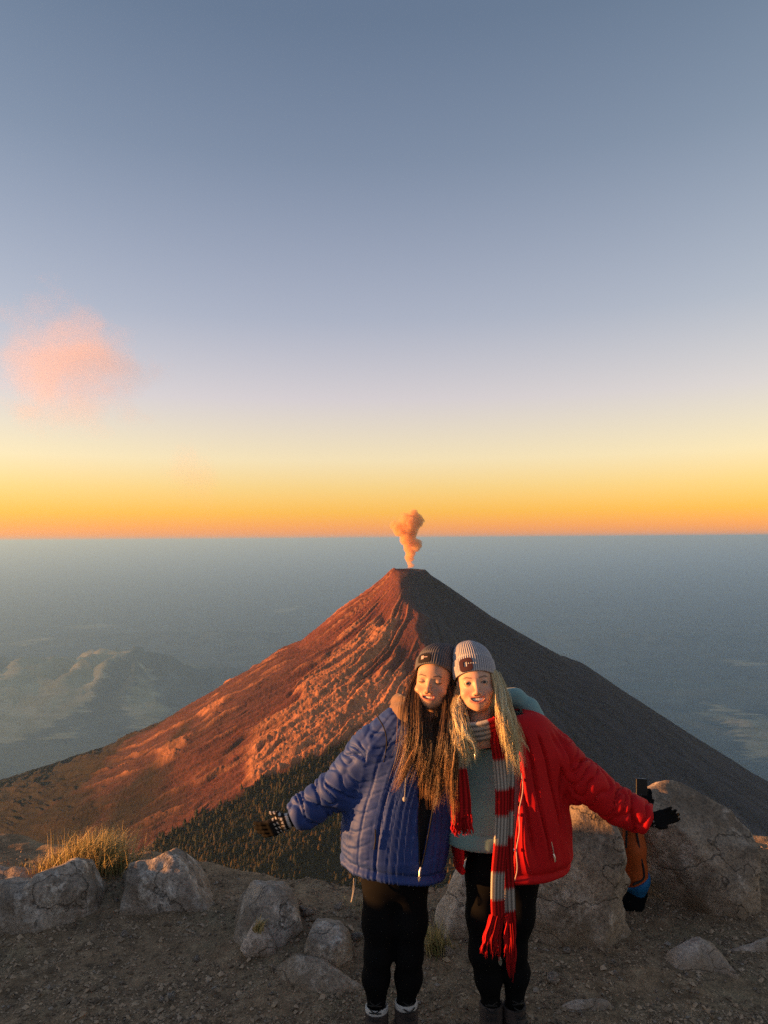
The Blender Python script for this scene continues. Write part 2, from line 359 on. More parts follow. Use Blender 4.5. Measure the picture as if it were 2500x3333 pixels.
def plain_h(x, y):
    d = np.hypot(x, y)
    h = 25 * fbm2(x / 2500.0, y / 2500.0, 4, 101) * sstep(6000, 12000, d)
    hills = [(-8600, 17500, 3200, 1300, 620), (-5600, 17200, 1800, 1000, 480), (-11500, 16500, 2000, 1000, 430), (-3300, 18500, 2200, 900, 300), (-5200, 9300, 1300, 900, 330), (-3900, 8700, 900, 700, 200),
             (-7000, 27000, 6000, 1200, 260), (9000, 26000, 5200, 1500, 220), (6800, 14500, 1800, 800, 110)]
    for hx, hy, sx, sy, hh in hills:
        h = h + hh * np.exp(-((x - hx) / sx) ** 2 - ((y - hy) / sy) ** 2) * (1 + 0.6 * fbm2(x / 700.0, y / 700.0, 4, 103, .5, True))
    return PLAIN_Z + h
def build_plain():
    na, nd = 420, 420
    ang = np.linspace(-math.pi, math.pi, na)
    # finer in front
    ang = np.sign(ang) * (np.abs(ang) / math.pi) ** 1.9 * math.pi
    rad = np.concatenate([[0], np.geomspace(3000, 42000, nd - 30), np.geomspace(46000, 238000, 29)])
    A, D = np.meshgrid(ang, rad); X = np.sin(A) * D; Y = np.cos(A) * D
    V = np.stack([X, Y, plain_h(X, Y)], -1).reshape(-1, 3)
    outl = [[(-150, 2330), (0, 2290), (120, 2255), (300, 2262), (440, 2270), (330, 2310), (180, 2360), (60, 2410), (-150, 2450)],
            [(330, 2240), (420, 2225), (450, 2255), (380, 2275)], [(400, 2320), (480, 2290), (560, 2330), (500, 2375), (420, 2360)],
            [(510, 2255), (600, 2240), (690, 2250), (610, 2270)], [(90, 2420), (220, 2375), (310, 2355), (230, 2400)],
            [(2252, 2268), (2330, 2290), (2420, 2312), (2472, 2342), (2400, 2340), (2320, 2312)],
            [(2268, 2322), (2340, 2318), (2412, 2350), (2390, 2385), (2330, 2360)],
            [(2400, 2375), (2470, 2345), (2560, 2380), (2580, 2480), (2470, 2470), (2420, 2462), (2440, 2430), (2390, 2405)],
            [(880, 1985), (960, 1975), (1010, 1940), (1000, 1955), (960, 1990), (900, 1995)], [(2330, 2140), (2470, 2155), (2560, 2160), (2400, 2165)],
            [(200, 2040), (330, 2030), (390, 2036), (250, 2050)], [(40, 2100), (130, 2085), (180, 2092), (80, 2110)]]
    fmask = np.zeros(len(V))
    for ol in outl:
        p = np.array([Pz(a, b_, PLAIN_Z)[:2] for a, b_ in ol]); c0 = p.mean(0); rad = np.abs(p - c0).max() + 1500
        m = (np.abs(V[:, 0] - c0[0]) < rad) & (np.abs(V[:, 1] - c0[1]) < rad); sd = poly_sd(V[m, 0], V[m, 1], p)
        fmask[m] = np.maximum(fmask[m], np.clip(.5 - sd / 1100.0, 0, 1))
    me = npmesh('plain', V, grid_faces(nd, na)[:, ::-1], True, np.repeat(fmask[:, None], 3, 1))
    b = NB('hazy_lowland'); co = b.coord()
    n = b.noise(co, 0.00022, 6, 0.6); n2 = b.noise(co, 0.0011, 6, 0.65); n3 = b.noise(b.mapping(co, (0.0011, 0.0036, 0.001), (0, 0, 0.5)), 1.0, 6, 0.7)
    hazy_woods = b.ramp(n2, [(0.3, (.050, .085, .095)), (0.7, (.14, .185, .175))])  # woodland blued and lightened, making up for the thin haze
    vo = b.n('ShaderNodeTexVoronoi'); b.link(b.mapping(co, (0.0035, 0.0016, 0.001), (0, 0, 0.5)), vo.inputs['Vector']); vo.inputs['Scale'].default_value = 1.0
    fields = b.mix(0.35, b.ramp(n3, [(0.3, (.17, .19, .12)), (0.7, (.50, .48, .33))]), b.ramp(vo.outputs['Distance'], [(0, (.8, .8, .8)), (.8, (.2, .2, .2))]), 'SOFT_LIGHT')
    a_ = b.attr().outputs['Fac']; mk = b.math('ADD', a_, b.math('MULTIPLY', b.math('SUBTRACT', n3, 0.5), 1.5))
    c = b.mix(b.ramp(mk, [(0.46, (0, 0, 0)), (0.60, (.85, .85, .85))]), hazy_woods, fields)
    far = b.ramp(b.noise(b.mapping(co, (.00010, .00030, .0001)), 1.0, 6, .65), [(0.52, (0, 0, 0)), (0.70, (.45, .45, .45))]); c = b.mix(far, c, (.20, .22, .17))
    town = b.ramp(b.noise(co, 0.012, 2, .5), [(0.70, (0, 0, 0)), (0.74, (1, 1, 1))]); tm = b.ramp(b.noise(co, 0.00033, 3, .5), [(0.62, (0, 0, 0)), (0.68, (1, 1, 1))]); c = b.mix(b.math('MULTIPLY', town, tm), c, (.55, .52, .48))
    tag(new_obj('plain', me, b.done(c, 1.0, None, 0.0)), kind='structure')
build_plain()

def build_forest():
    rng = np.random.default_rng(8)
    def tree_mesh(seed):
        rg = np.random.default_rng(seed); V = []; F = []; H = 1.0
        # trunk
        def ring(z, r, n=6, jit=0.0):
            a = np.arange(n) / n * 2 * math.pi + rg.uniform(0, 6); return [(math.cos(t) * r * (1 + rg.uniform(-jit, jit)), math.sin(t) * r * (1 + rg.uniform(-jit, jit)), z + rg.uniform(-jit, jit) * 0.05) for t in a]
        def cone(z0, r0, z1, n=7):
            b = len(V); V.extend(ring(z0, r0, n, 0.28)); V.append((rg.uniform(-.03, .03), rg.uniform(-.03, .03), z1))
            for i in range(n): F.append((b + i, b + (i + 1) % n, b + n))
        cone(-0.08, 0.04, 0.5, 5)
        w = rg.uniform(0.85, 1.2); z = 0.16
        for i, (r, hgt) in enumerate([(0.27, 0.40), (0.25, 0.36), (0.20, 0.34), (0.13, 0.30)]):
            cone(z, r * w, z + hgt); z += 0.19
        return np.array(V), np.array(F)
    kinds = [tree_mesh(s) for s in range(6)]
    X = rng.uniform(-1100, 320, 90000); Y = rng.uniform(900, 1980, 90000)
    Z = terrain(X, Y); px, py = proj(np.c_[X, Y, Z])
    fm = forest_mask(px, py) + 26 * noise2(X / 60, Y / 60, 61) + 16 * noise2(X / 17, Y / 17, 62) + rng.normal(0, 6, len(X))
    bare = sstep(2700, 2800, py) * sstep(930, 1060, px)            # a grassy clearing low on the saddle
    ok = (fm > 4) & (py < 3050) & (px > -60) & (px < 1800) & (rng.random(len(X)) < (0.95 - 0.75 * bare))
    X, Y, Z, px, py = X[ok], Y[ok], Z[ok], px[ok], py[ok]
    # keep trees about 7 m apart
    jx, jy = X + 5 * noise2(X / 13, Y / 13, 3), Y + 5 * noise2(X / 13, Y / 13, 4); key = (np.floor(jx / 5.9).astype(int) * 100003 + np.floor(jy / 5.9).astype(int)); _, first = np.unique(key, return_index=True)
    X, Y, Z, px, py = X[first], Y[first], Z[first], px[first], py[first]
    H = np.clip(rng.lognormal(math.log(9.6), .33, len(X)), 5.0, 18) * (1 - 0.4 * sstep(0, 1, noise2(X / 90, Y / 90, 5) * 2)); rot = rng.uniform(0, 6.28, len(X)); kd = rng.integers(0, 6, len(X))
    b = NB('pine_needles'); a = b.attr(); n = b.noise(b.coord(), 0.35, 3)
    c = b.mix(0.3, a.outputs['Color'], b.ramp(n, [(0.3, (.5, .5, .5)), (0.7, (1.5, 1.5, 1.5))]), 'MULTIPLY')
    mat = b.done(c, 0.9, None, 0.2)
    oi = NB('pine_needles_near'); info = oi.n('ShaderNodeObjectInfo'); 
    mat1 = oi.done(oi.ramp(info.outputs['Random'], [(0, (.018, .022, .010)), (0.6, (.042, .036, .014)), (1, (.085, .052, .018))]), 0.9, None, 0.2)
    vis = (px > 420) & (px < 1130) & (py < 2900)
    order = np.argsort(-(H / Y) + 10 * (~vis)); near = order[:300]; rest = order[300:]
    mes = [npmesh('pine_tree', v, f, False) for v, f in kinds]
    for m in mes: m.materials.append(mat1)
    for i in near:
        o = bpy.data.objects.new('pine_tree', mes[kd[i]]); COL.objects.link(o)
        o.location = (X[i], Y[i], Z[i]); o.scale = (H[i], H[i], H[i]); o.rotation_euler = (0, 0, rot[i])
        tag(o, 'small dark pine growing among the forest on the lower volcano flank', 'tree', 'pines of the forest on the volcano flank')
    VV = []; FF = []; CC = []; base = 0
    for k, (v, f) in enumerate(kinds):
        idx = rest[kd[rest] == k]; n = len(idx)
        if n == 0: continue
        c, s = np.cos(rot[idx]), np.sin(rot[idx])
        x = (v[None, :, 0] * c[:, None] - v[None, :, 1] * s[:, None]) * H[idx][:, None] + X[idx][:, None]
        y = (v[None, :, 0] * s[:, None] + v[None, :, 1] * c[:, None]) * H[idx][:, None] + Y[idx][:, None]
        z = v[None, :, 2] * H[idx][:, None] + Z[idx][:, None]
        VV.append(np.stack([x, y, z], -1).reshape(-1, 3)); FF.append((f[None] + (np.arange(n) * len(v))[:, None, None] + base).reshape(-1, 3)); base += n * len(v)
        t = rng.random(n)[:, None] ** 1.5; cc = np.array([.018, .022, .010])[None] * (1 - t) + np.array([.085, .052, .018])[None] * t
        CC.append(np.repeat(cc, len(v), 0))
    me = npmesh('forest', np.concatenate(VV), np.concatenate(FF), False, np.concatenate(CC))
    tag(new_obj('forest', me, mat), 'dense dark pine forest covering the lower flank of the volcano', 'forest', kind='stuff')
    print('trees', len(X))
build_forest()

def vol_mat(name, build, color, dens, aniso=0.0, absorb=None):
    b = NB(name); b.N.remove(b.b); pv = b.n('ShaderNodeVolumePrincipled'); pv.inputs['Color'].default_value = (*color, 1)
    pv.inputs['Anisotropy'].default_value = aniso
    if absorb: pv.inputs['Absorption Color'].default_value = (*absorb, 1)
    if build is None: pv.inputs['Density'].default_value = dens
    else: b.link(build(b), pv.inputs['Density'])
    b.link(pv.outputs[0], b.out.inputs['Volume']); return b.m
def boxmesh(name, lo, hi):
    x0, y0, z0 = lo; x1, y1, z1 = hi
    V = [(x0, y0, z0), (x1, y0, z0), (x1, y1, z0), (x0, y1, z0), (x0, y0, z1), (x1, y0, z1), (x1, y1, z1), (x0, y1, z1)]
    return npmesh(name, np.array(V), np.array([(0, 3, 2, 1), (4, 5, 6, 7), (0, 1, 5, 4), (1, 2, 6, 5), (2, 3, 7, 6), (3, 0, 4, 7)]), False)
def build_air():
    hz = new_obj('haze', boxmesh('haze', (-245000, -245000, PLAIN_Z - 60), (245000, 245000, 112)), vol_mat('haze_air', None, (.38, .68, 1.0), HAZE_D, 0.35))
    tag(hz, 'pale blue morning haze lying over the lowland', 'haze', kind='stuff')
    # the ash plume over the crater
    puffs = [(1336, 1838, 12), (1332, 1815, 20), (1338, 1797, 19), (1328, 1780, 22), (1325, 1758, 27), (1352, 1775, 26), (1330, 1735, 34), (1300, 1722, 26), (1285, 1708, 18), (1335, 1708, 36),
             (1322, 1690, 26), (1340, 1680, 26), (1357, 1700, 24), (1362, 1690, 20), (1316, 1680, 14), (1345, 1672, 18)]
    rg = np.random.default_rng(3); k = YS / FPX
    pc = [(P(a, b, YS + rg.uniform(-14, 14)), r * k) for a, b, r in puffs]
    lo = np.min([p - r * 1.4 for p, r in pc], 0); hi = np.max([p + r * 1.4 for p, r in pc], 0)
    def f(X, Y, Z):
        d = None
        for p, r in pc:
            e = sd_sph(X, Y, Z, p, r * 0.86); d = e if d is None else smin(d, e, 5.0)
        w = 9 * fbm3(X / 22, Y / 22, Z / 22, 4, 5, 0.62)
        return d + w
    V, F = snet(f, lo, hi, 1.9)
    o = new_obj('ash_plume', npmesh('ash_plume', V, F, True), vol_mat('ash_smoke', None, (.99, .68, .36), 0.10, 0.0))
    tag(o, 'billowing column of ash rising from the volcano crater', 'ash plume')
    def soft(name, c, rad, dens, sc, seed, label):
        def g(b):
            co = b.coord('Object'); n = b.noise(co, sc, 5, 0.6, 0.3)
            ln = b.n('ShaderNodeVectorMath', operation='LENGTH'); b.link(co, ln.inputs[0])
            v = b.math('SUBTRACT', 1.0, ln.outputs['Value']); v = b.math('ADD', v, b.math('MULTIPLY', b.math('SUBTRACT', n, 0.56), 2.6))
            v = b.math('MAXIMUM', v, 0.0); v = b.math('MINIMUM', v, 1.0)
            return b.math('MULTIPLY', v, dens)
        import bmesh
        bm = bmesh.new(); bmesh.ops.create_icosphere(bm, subdivisions=3, radius=1.25); me = bpy.data.meshes.new(name); bm.to_mesh(me); bm.free()
        o = new_obj(name, me, vol_mat(name + '_vapour', g, (1.0, .80, .74), dens)); o.location = c; o.scale = rad; o.rotation_euler = (0, seed, 0)
        return tag(o, label, 'cloud')
    D = 3600.0; s = D / FPX
    soft('drifting_cloud', P(215, 1190, D), (290 * s, 270 * s, 235 * s), 0.0025, 1.9, 0.3, 'large soft pink ash cloud drifting high in the sky')
    soft('drifting_cloud', P(285, 1035, D), (85 * s, 90 * s, 62 * s), 0.0018, 1.6, 0.8, 'small pink puff of ash above the large soft pink cloud')
    soft('drifting_cloud', P(630, 1545, D), (130 * s, 100 * s, 100 * s), 0.0016, 1.5, 1.3, 'faint orange wisp of cloud low above the horizon')
build_air()
# ================================================================== THE VIEWPOINT: ground, boulders, gravel, grass
def edge_y(x): return np.interp(x, [-60, -6, -3.2, -2.0, -1.2, -0.7, -0.2, 0.3, 0.9, 2.0, 6, 60], [7, 6.0, 5.7, 5.35, 5.15, 4.85, 4.65, 4.75, 5.1, 5.4, 6.0, 7])
def ground_h(x, y):
    z = 0.20 * np.maximum(3.0 - y, 0) * sstep(-30, 0, y + 20) + 0.05 * np.maximum(-x - 6, 0) * 0 
    z = z + 0.05 * fbm2(x / 0.9, y / 0.9, 4, 201) + 0.018 * fbm2(x / 0.17, y / 0.17, 3, 203)
    # gravel heaped against the boulders on the left and towards the drop
    z = z + 0.02 * np.exp(-((x + 1.45) / 0.45) ** 2 - ((y - 4.75) / 0.35) ** 2) + 0.06 * np.exp(-((x + 0.35) / 0.5) ** 2 - ((y - 4.35) / 0.3) ** 2)
    # a broken bank left of the view, which shades the ground
    hb = np.interp(y, [-8, -2, 2.0, 2.8, 3.2, 3.55, 3.75, 3.95, 4.2, 4.4, 6], [0.7, 0.9, 1.0, 1.0, 1.05, 1.15, 1.1, 0.8, 0.5, 0.1, 0.0]) - 0.2 * np.maximum(3.0 - y, 0)
    hb = hb * (1 + 0.30 * fbm2(y / 0.55, x / 3.0, 3, 207))
    z = z + np.maximum(hb, 0) * np.exp(-((x + 5.2) / 1.15) ** 2)
    z = z - 0.012 * np.maximum(np.abs(x) - 8, 0) ** 1.25
    e = edge_y(x) + 0.25 * noise2(x / 0.8, 0.3, 209) + 0.08 * noise2(x / 0.2, 0.3, 211)
    q = np.maximum(y - e, 0); z = z - np.where(q < 1, 0.95 * q ** 1.4, 0.95 + 0.93 * (q - 1)) + sstep(0, 8, q) * 0.6 * fbm2(x / 6, y / 6, 3, 213)
    return z
def build_ground():
    x = np.concatenate([-np.geomspace(420, 3.6, 60)[:-1] - 0, np.arange(-3.6, 3.3, 0.02), np.geomspace(3.3, 420, 60)])
    x[:59] = np.sort(np.concatenate([-np.geomspace(420, 9, 21), np.linspace(-8.6, -3.7, 38)]))
    y = np.concatenate([-np.geomspace(80, 3, 16), np.arange(-2.8, 3.2, 0.12), np.arange(3.2, 5.7, 0.018), np.geomspace(5.7, 990, 90)])
    X, Y = np.meshgrid(x, y); Z = ground_h(X, Y)
    me = npmesh('ground', np.stack([X, Y, Z], -1).reshape(-1, 3), grid_faces(len(y), len(x)), True)
    b = NB('volcanic_gravel'); co = b.coord()
    n1 = b.noise(co, 1.3, 5, 0.6); n2 = b.noise(co, 9.0, 5, 0.65); n3 = b.noise(co, 70.0, 3, 0.6)
    vo = b.n('ShaderNodeTexVoronoi'); b.link(co, vo.inputs['Vector']); vo.inputs['Scale'].default_value = 95.0
    v2 = b.n('ShaderNodeTexVoronoi'); b.link(co, v2.inputs['Vector']); v2.inputs['Scale'].default_value = 210.0
    c = b.ramp(n2, [(0.30, (.145, .096, .054)), (0.55, (.275, .185, .108)), (0.75, (.43, .31, .19))])
    c = b.mix(b.ramp(n1, [(0.50, (0, 0, 0)), (0.62, (.85, .85, .85))]), c, b.ramp(n2, [(0.3, (.17, .13, .075)), (0.7, (.29, .225, .135))]))
    c = b.mix(0.55, c, b.ramp(vo.outputs['Color'], [(0.0, (.45, .45, .45)), (1.0, (1.75, 1.7, 1.65))]), 'MULTIPLY')
    nm = b.bump(vo.outputs['Distance'], 0.75, 0.006, b.bump(n3, 0.6, 0.010)); nm = b.bump(v2.outputs['Distance'], 0.5, 0.003, nm)
    tag(new_obj('ground', me, b.done(c, 0.95, nm, 0.25)), kind='structure')
build_ground()

def rock_mat(name, base, dark, pale, seed):
    b = NB(name); co = b.mapping(b.coord(), (1, 1, 1), (seed, seed * 2, 0))
    n1 = b.noise(co, 2.6, 5, 0.6, 0.6); n2 = b.noise(co, 14.0, 6, 0.7); n3 = b.noise(co, 60.0, 4, 0.65)
    c = b.mix(b.ramp(n1, [(0.40, (0, 0, 0)), (0.58, (1, 1, 1))]), dark, base)
    lich = b.math('MULTIPLY', b.ramp(n2, [(0.50, (0, 0, 0)), (0.62, (1, 1, 1))]), b.ramp(b.noise(co, 3.5, 3, 0.5), [(0.45, (0, 0, 0)), (0.6, (1, 1, 1))]))
    c = b.mix(lich, c, pale)
    spots = b.ramp(n3, [(0.30, (.35, .35, .35)), (0.48, (1, 1, 1)), (0.70, (1.55, 1.5, 1.45))]); c = b.mix(0.8, c, spots, 'MULTIPLY')
    mu = b.n('ShaderNodeTexVoronoi', feature='DISTANCE_TO_EDGE'); b.link(b.mapping(co, (1.7, 2.3, 1.2)), mu.inputs['Vector']); mu.inputs['Scale'].default_value = 1.1
    wv_ = b.n('ShaderNodeVectorMath', operation='ADD'); nz_ = b.n('ShaderNodeTexNoise'); b.link(co, nz_.inputs['Vector']); nz_.inputs['Scale'].default_value = 3.0; nz_.inputs['Detail'].default_value = 5; mp_ = b.mapping(co, (1.7, 2.3, 1.2)); b.link(mp_, wv_.inputs[0]); b.link(nz_.outputs['Color'], wv_.inputs[1]); b.link(wv_.outputs[0], mu.inputs['Vector'])
    crack = b.ramp(mu.outputs['Distance'], [(0.0, (0, 0, 0)), (0.012, (1, 1, 1))])
    c = b.mix(0.6, c, crack, 'MULTIPLY')
    sp_ = b.n('ShaderNodeSeparateXYZ'); b.link(b.coord(), sp_.inputs[0]); stain = b.math('ADD', sp_.outputs['Z'], b.math('MULTIPLY', b.math('SUBTRACT', n1, 0.5), 0.7))
    c = b.mix(b.ramp(stain, [(-0.02, (.5, .5, .5)), (0.13, (0, 0, 0))]), c, (.27, .19, .115))
    nm = b.bump(n3, 0.55, 0.008, b.bump(n2, 0.8, 0.03)); nm = b.bump(crack, 0.6, 0.015, nm)
    return b.done(c, 0.93, nm, 0.2)
RM = [rock_mat('grey_lava_rock', (.40, .335, .272), (.20, .165, .132), (.60, .54, .465), 0.3),
      rock_mat('brown_lava_rock', (.36, .28, .205), (.18, .138, .10), (.52, .43, .34), 1.1),
      rock_mat('pale_lava_rock', (.50, .40, .32), (.29, .23, .18), (.62, .53, .45), 2.3)]
def boulder(name, label, pts, Y0, T, mat, seed, h=0.015, rough=0.034, shrink=0.26, cuts=(), lean=0.25, cat='boulder', asym=1.0, group=None):
    """a rock whose broadside is the outline, T metres thick; its front foot stands at depth Y0"""
    Yc = Y0 + T * 0.28; Tf, Tb = T * 0.28, T * 0.72          # the broadest section lies nearer the front
    poly = np.array([[P(a, b, Yc)[0], P(a, b, Yc)[2]] for a, b in pts]); c = poly.mean(0); size = np.sqrt(np.prod(np.ptp(poly, axis=0)))
    lo = np.array([poly[:, 0].min() - .06, Yc - Tf - .08, min(poly[:, 1].min(), -.05) - .06]); hi = np.array([poly[:, 0].max() + .06, Yc + Tb + .08, poly[:, 1].max() + .06])
    rg = np.random.default_rng(seed)
    def f(X, Y, Z):
        yy = Y - Yc - lean * (Z - c[1]) * 0.30; e = np.clip(np.where(yy < 0, yy / Tf, yy / Tb), -1.2, 1.2)
        d2 = poly_sd(X, Z + 0.34 * np.maximum(yy, 0), poly)          # the back falls away
        prof = 1 - np.sqrt(np.maximum(1 - np.abs(e) ** 2.4, 0))
        d = d2 + shrink * size * 0.5 * prof
        d = smax(d, np.where(yy < 0, -yy - Tf, yy - Tb), 0.08)
        for k in range(9):
            n = rg.normal(size=3); n[1] = -abs(n[1]) - .25; n[0] *= .75; n[2] = (n[2] if n[2] > -.2 else -.5 * n[2]) * .7; n /= np.linalg.norm(n); off = rg.uniform(0.55, 1.05) * Tf + 0.10 * size * abs(n[0])
            d = smax(d, (X - c[0]) * n[0] + (Y - Yc) * n[1] + (Z - c[1]) * n[2] - off, 0.012)
        for n, off in cuts:
            n = np.array(n, float); n /= np.linalg.norm(n); d = smax(d, (X - c[0]) * n[0] + (Y - Yc) * n[1] + (Z - c[1]) * n[2] - off, 0.015)
        w = fbm3(X / .33 + seed, Y / .33, Z / .33, 4, seed, 0.55); r2 = np.abs(fbm3(X / .21, Y / .16 + seed, Z / .28, 2, seed + 50))
        return d + rough * w * 0.95 + rough * 0.8 * (0.25 - r2) + 0.006 * noise3(X / .045, Y / .045, Z / .045, seed + 9)
    V, F = snet(f, lo, hi, h); base = np.array([c[0], Yc, 0.0])
    o = new_obj(name, npmesh(name, V - base, F, True), mat); o.location = base
    return tag(o, label, cat, group)
def slab(name, label, pts, hgt, mat, seed, cat='rock', h=0.012, group=None):
    poly = np.array([Pz(a, b, 0.03)[:2] for a, b in pts]); c = poly.mean(0); lo = np.r_[poly.min(0) - .05, -.12]; hi = np.r_[poly.max(0) + .05, hgt + .08]
    def f(X, Y, Z):
        d2 = poly_sd(X[:, :, 0], Y[:, :, 0], poly); dm = -d2.min(); g = ground_h(X[:, :, 0], Y[:, :, 0])
        top = g + hgt * np.clip(-d2 / dm, 0, 1) ** 0.6 - 0.004; top = top + 0.02 * fbm2(X[:, :, 0] / .14, Y[:, :, 0] / .14, 4, seed)
        return smax((Z - top[:, :, None]) * 0.75, d2[:, :, None] - 0.01, 0.02) + 0.006 * noise3(X / .05, Y / .05, Z / .05, seed)
    V, F = snet(f, lo, hi, h); b = np.array([c[0], c[1], 0]); o = new_obj(name, npmesh(name, V - b, F, True), mat); o.location = b
    return tag(o, label, cat, group)
boulder('boulder', 'broad grey boulder with pale lichen on top, in front of the long grass', [(-260, 2905), (-60, 2880), (0, 2867), (54, 2870), (90, 2868), (117, 2845), (179, 2821), (217, 2811), (241, 2815), (271, 2862), (298, 2900), (306, 2960), (304, 3000), (277, 3010), (206, 3022), (109, 3030), (0, 3045), (-260, 3060)], 4.22, 0.62, RM[0], 3, cuts=[((0.5, -1, 0.25), 0.18)])
boulder('boulder', 'grey humped boulder with a sunlit streak, at the edge beside the long grass', [(285, 2890), (310, 2860), (380, 2835), (430, 2812), (470, 2804), (500, 2800), (520, 2785), (545, 2774), (575, 2785), (610, 2815), (650, 2870), (690, 2920), (735, 2965), (700, 3000), (560, 2985), (480, 2975), (400, 2965), (300, 2950)], 4.36, 0.7, RM[0], 7, shrink=0.22)
boulder('boulder', 'rounded grey boulder with a grass tuft on its flank, next to the smaller block', [(735, 3000), (745, 2935), (780, 2905), (820, 2888), (860, 2884), (905, 2890), (935, 2915), (960, 2950), (975, 3000), (990, 3050), (985, 3090), (960, 3115), (900, 3125), (800, 3110)], 4.02, 0.5, RM[0], 11, h=0.012, cuts=[((-0.5, -1, 0.1), 0.16)])
boulder('boulder', 'small tan boulder leaning at the foot of the rounded grey boulder', [(780, 3090), (800, 3045), (825, 3010), (865, 3030), (900, 3080), (905, 3120), (800, 3115)], 3.93, 0.2, RM[2], 13, h=0.01, rough=0.02)
boulder('boulder', 'angular grey block with a dark right face, beside the rounded grey boulder', [(990, 3100), (1003, 3035), (1022, 3010), (1060, 3008), (1100, 3018), (1130, 3040), (1150, 3080), (1152, 3130), (1140, 3165), (1000, 3140)], 3.82, 0.38, RM[0], 17, h=0.011, cuts=[((0.8, -1, 0.1), 0.10)])
boulder('boulder', 'tall slanting boulder with a sunlit edge standing between the two friends', [(1405, 3050), (1420, 2960), (1460, 2890), (1500, 2830), (1560, 2780), (1620, 2750), (1670, 2800), (1690, 3000), (1680, 3075), (1480, 3085)], 4.10, 0.5, RM[2], 19, cuts=[((-0.7, -1, 0.5), 0.19)])
boulder('boulder', 'big brown boulder with a knobbly right edge behind the red jacket', [(1640, 3125), (1640, 2960), (1700, 2740), (1760, 2635), (1815, 2583), (1870, 2580), (1905, 2608), (1960, 2635), (2012, 2680), (2036, 2740), (2042, 2800), (2028, 2825), (2052, 2860), (2040, 2900), (2022, 2920), (2038, 2960), (2030, 2990), (2055, 3045), (2050, 3090), (1900, 3120), (1760, 3140)], 4.02, 0.6, RM[1], 23, cuts=[((0.15, -1, 0.18), 0.26)], lean=0.5)
boulder('boulder', 'largest brown boulder, cracked and sunlit on top, beyond the outstretched red sleeve', [(2102, 3010), (2098, 2860), (2090, 2760), (2086, 2650), (2105, 2588), (2150, 2572), (2210, 2555), (2262, 2560), (2300, 2582), (2345, 2605), (2405, 2640), (2445, 2700), (2475, 2790), (2505, 2890), (2545, 3000), (2560, 3060), (2400, 3030), (2260, 3015), (2160, 3012)], 4.30, 0.95, RM[1], 29, shrink=0.30, cuts=[((0.55, -1, 0.2), 0.40), ((-0.15, -1, 0.35), 0.42)], lean=0.6, h=0.017)
slab('rock', 'flat mossy brown slab sunk in the gravel before the angular block', [(890, 3150), (950, 3105), (1000, 3108), (1060, 3128), (1120, 3160), (1190, 3205), (1100, 3225), (1000, 3215), (930, 3190)], 0.07, RM[1], 31)
slab('rock', 'pale buried rock with a split face, below the largest brown boulder', [(2160, 3095), (2205, 3060), (2260, 3042), (2295, 3052), (2335, 3070), (2375, 3110), (2410, 3165), (2340, 3135), (2270, 3140), (2210, 3135)], 0.10, RM[2], 33)
slab('rock', 'thin pale ledge of rock running off beside the split buried rock', [(2350, 3068), (2430, 3060), (2480, 3045), (2580, 3035), (2580, 3090), (2440, 3080)], 0.05, RM[2], 35)
slab('rock', 'thin pale rock sliver lying flat on open gravel', [(1810, 3246), (1870, 3235), (1930, 3233), (1980, 3243), (2010, 3260), (1900, 3268)], 0.035, RM[2], 37)
slab('rock', 'flat pinkish rock behind the broad lichen boulder', [(-150, 2822), (40, 2812), (130, 2816), (175, 2830), (60, 2856), (-150, 2860)], 0.05, RM[2], 39)

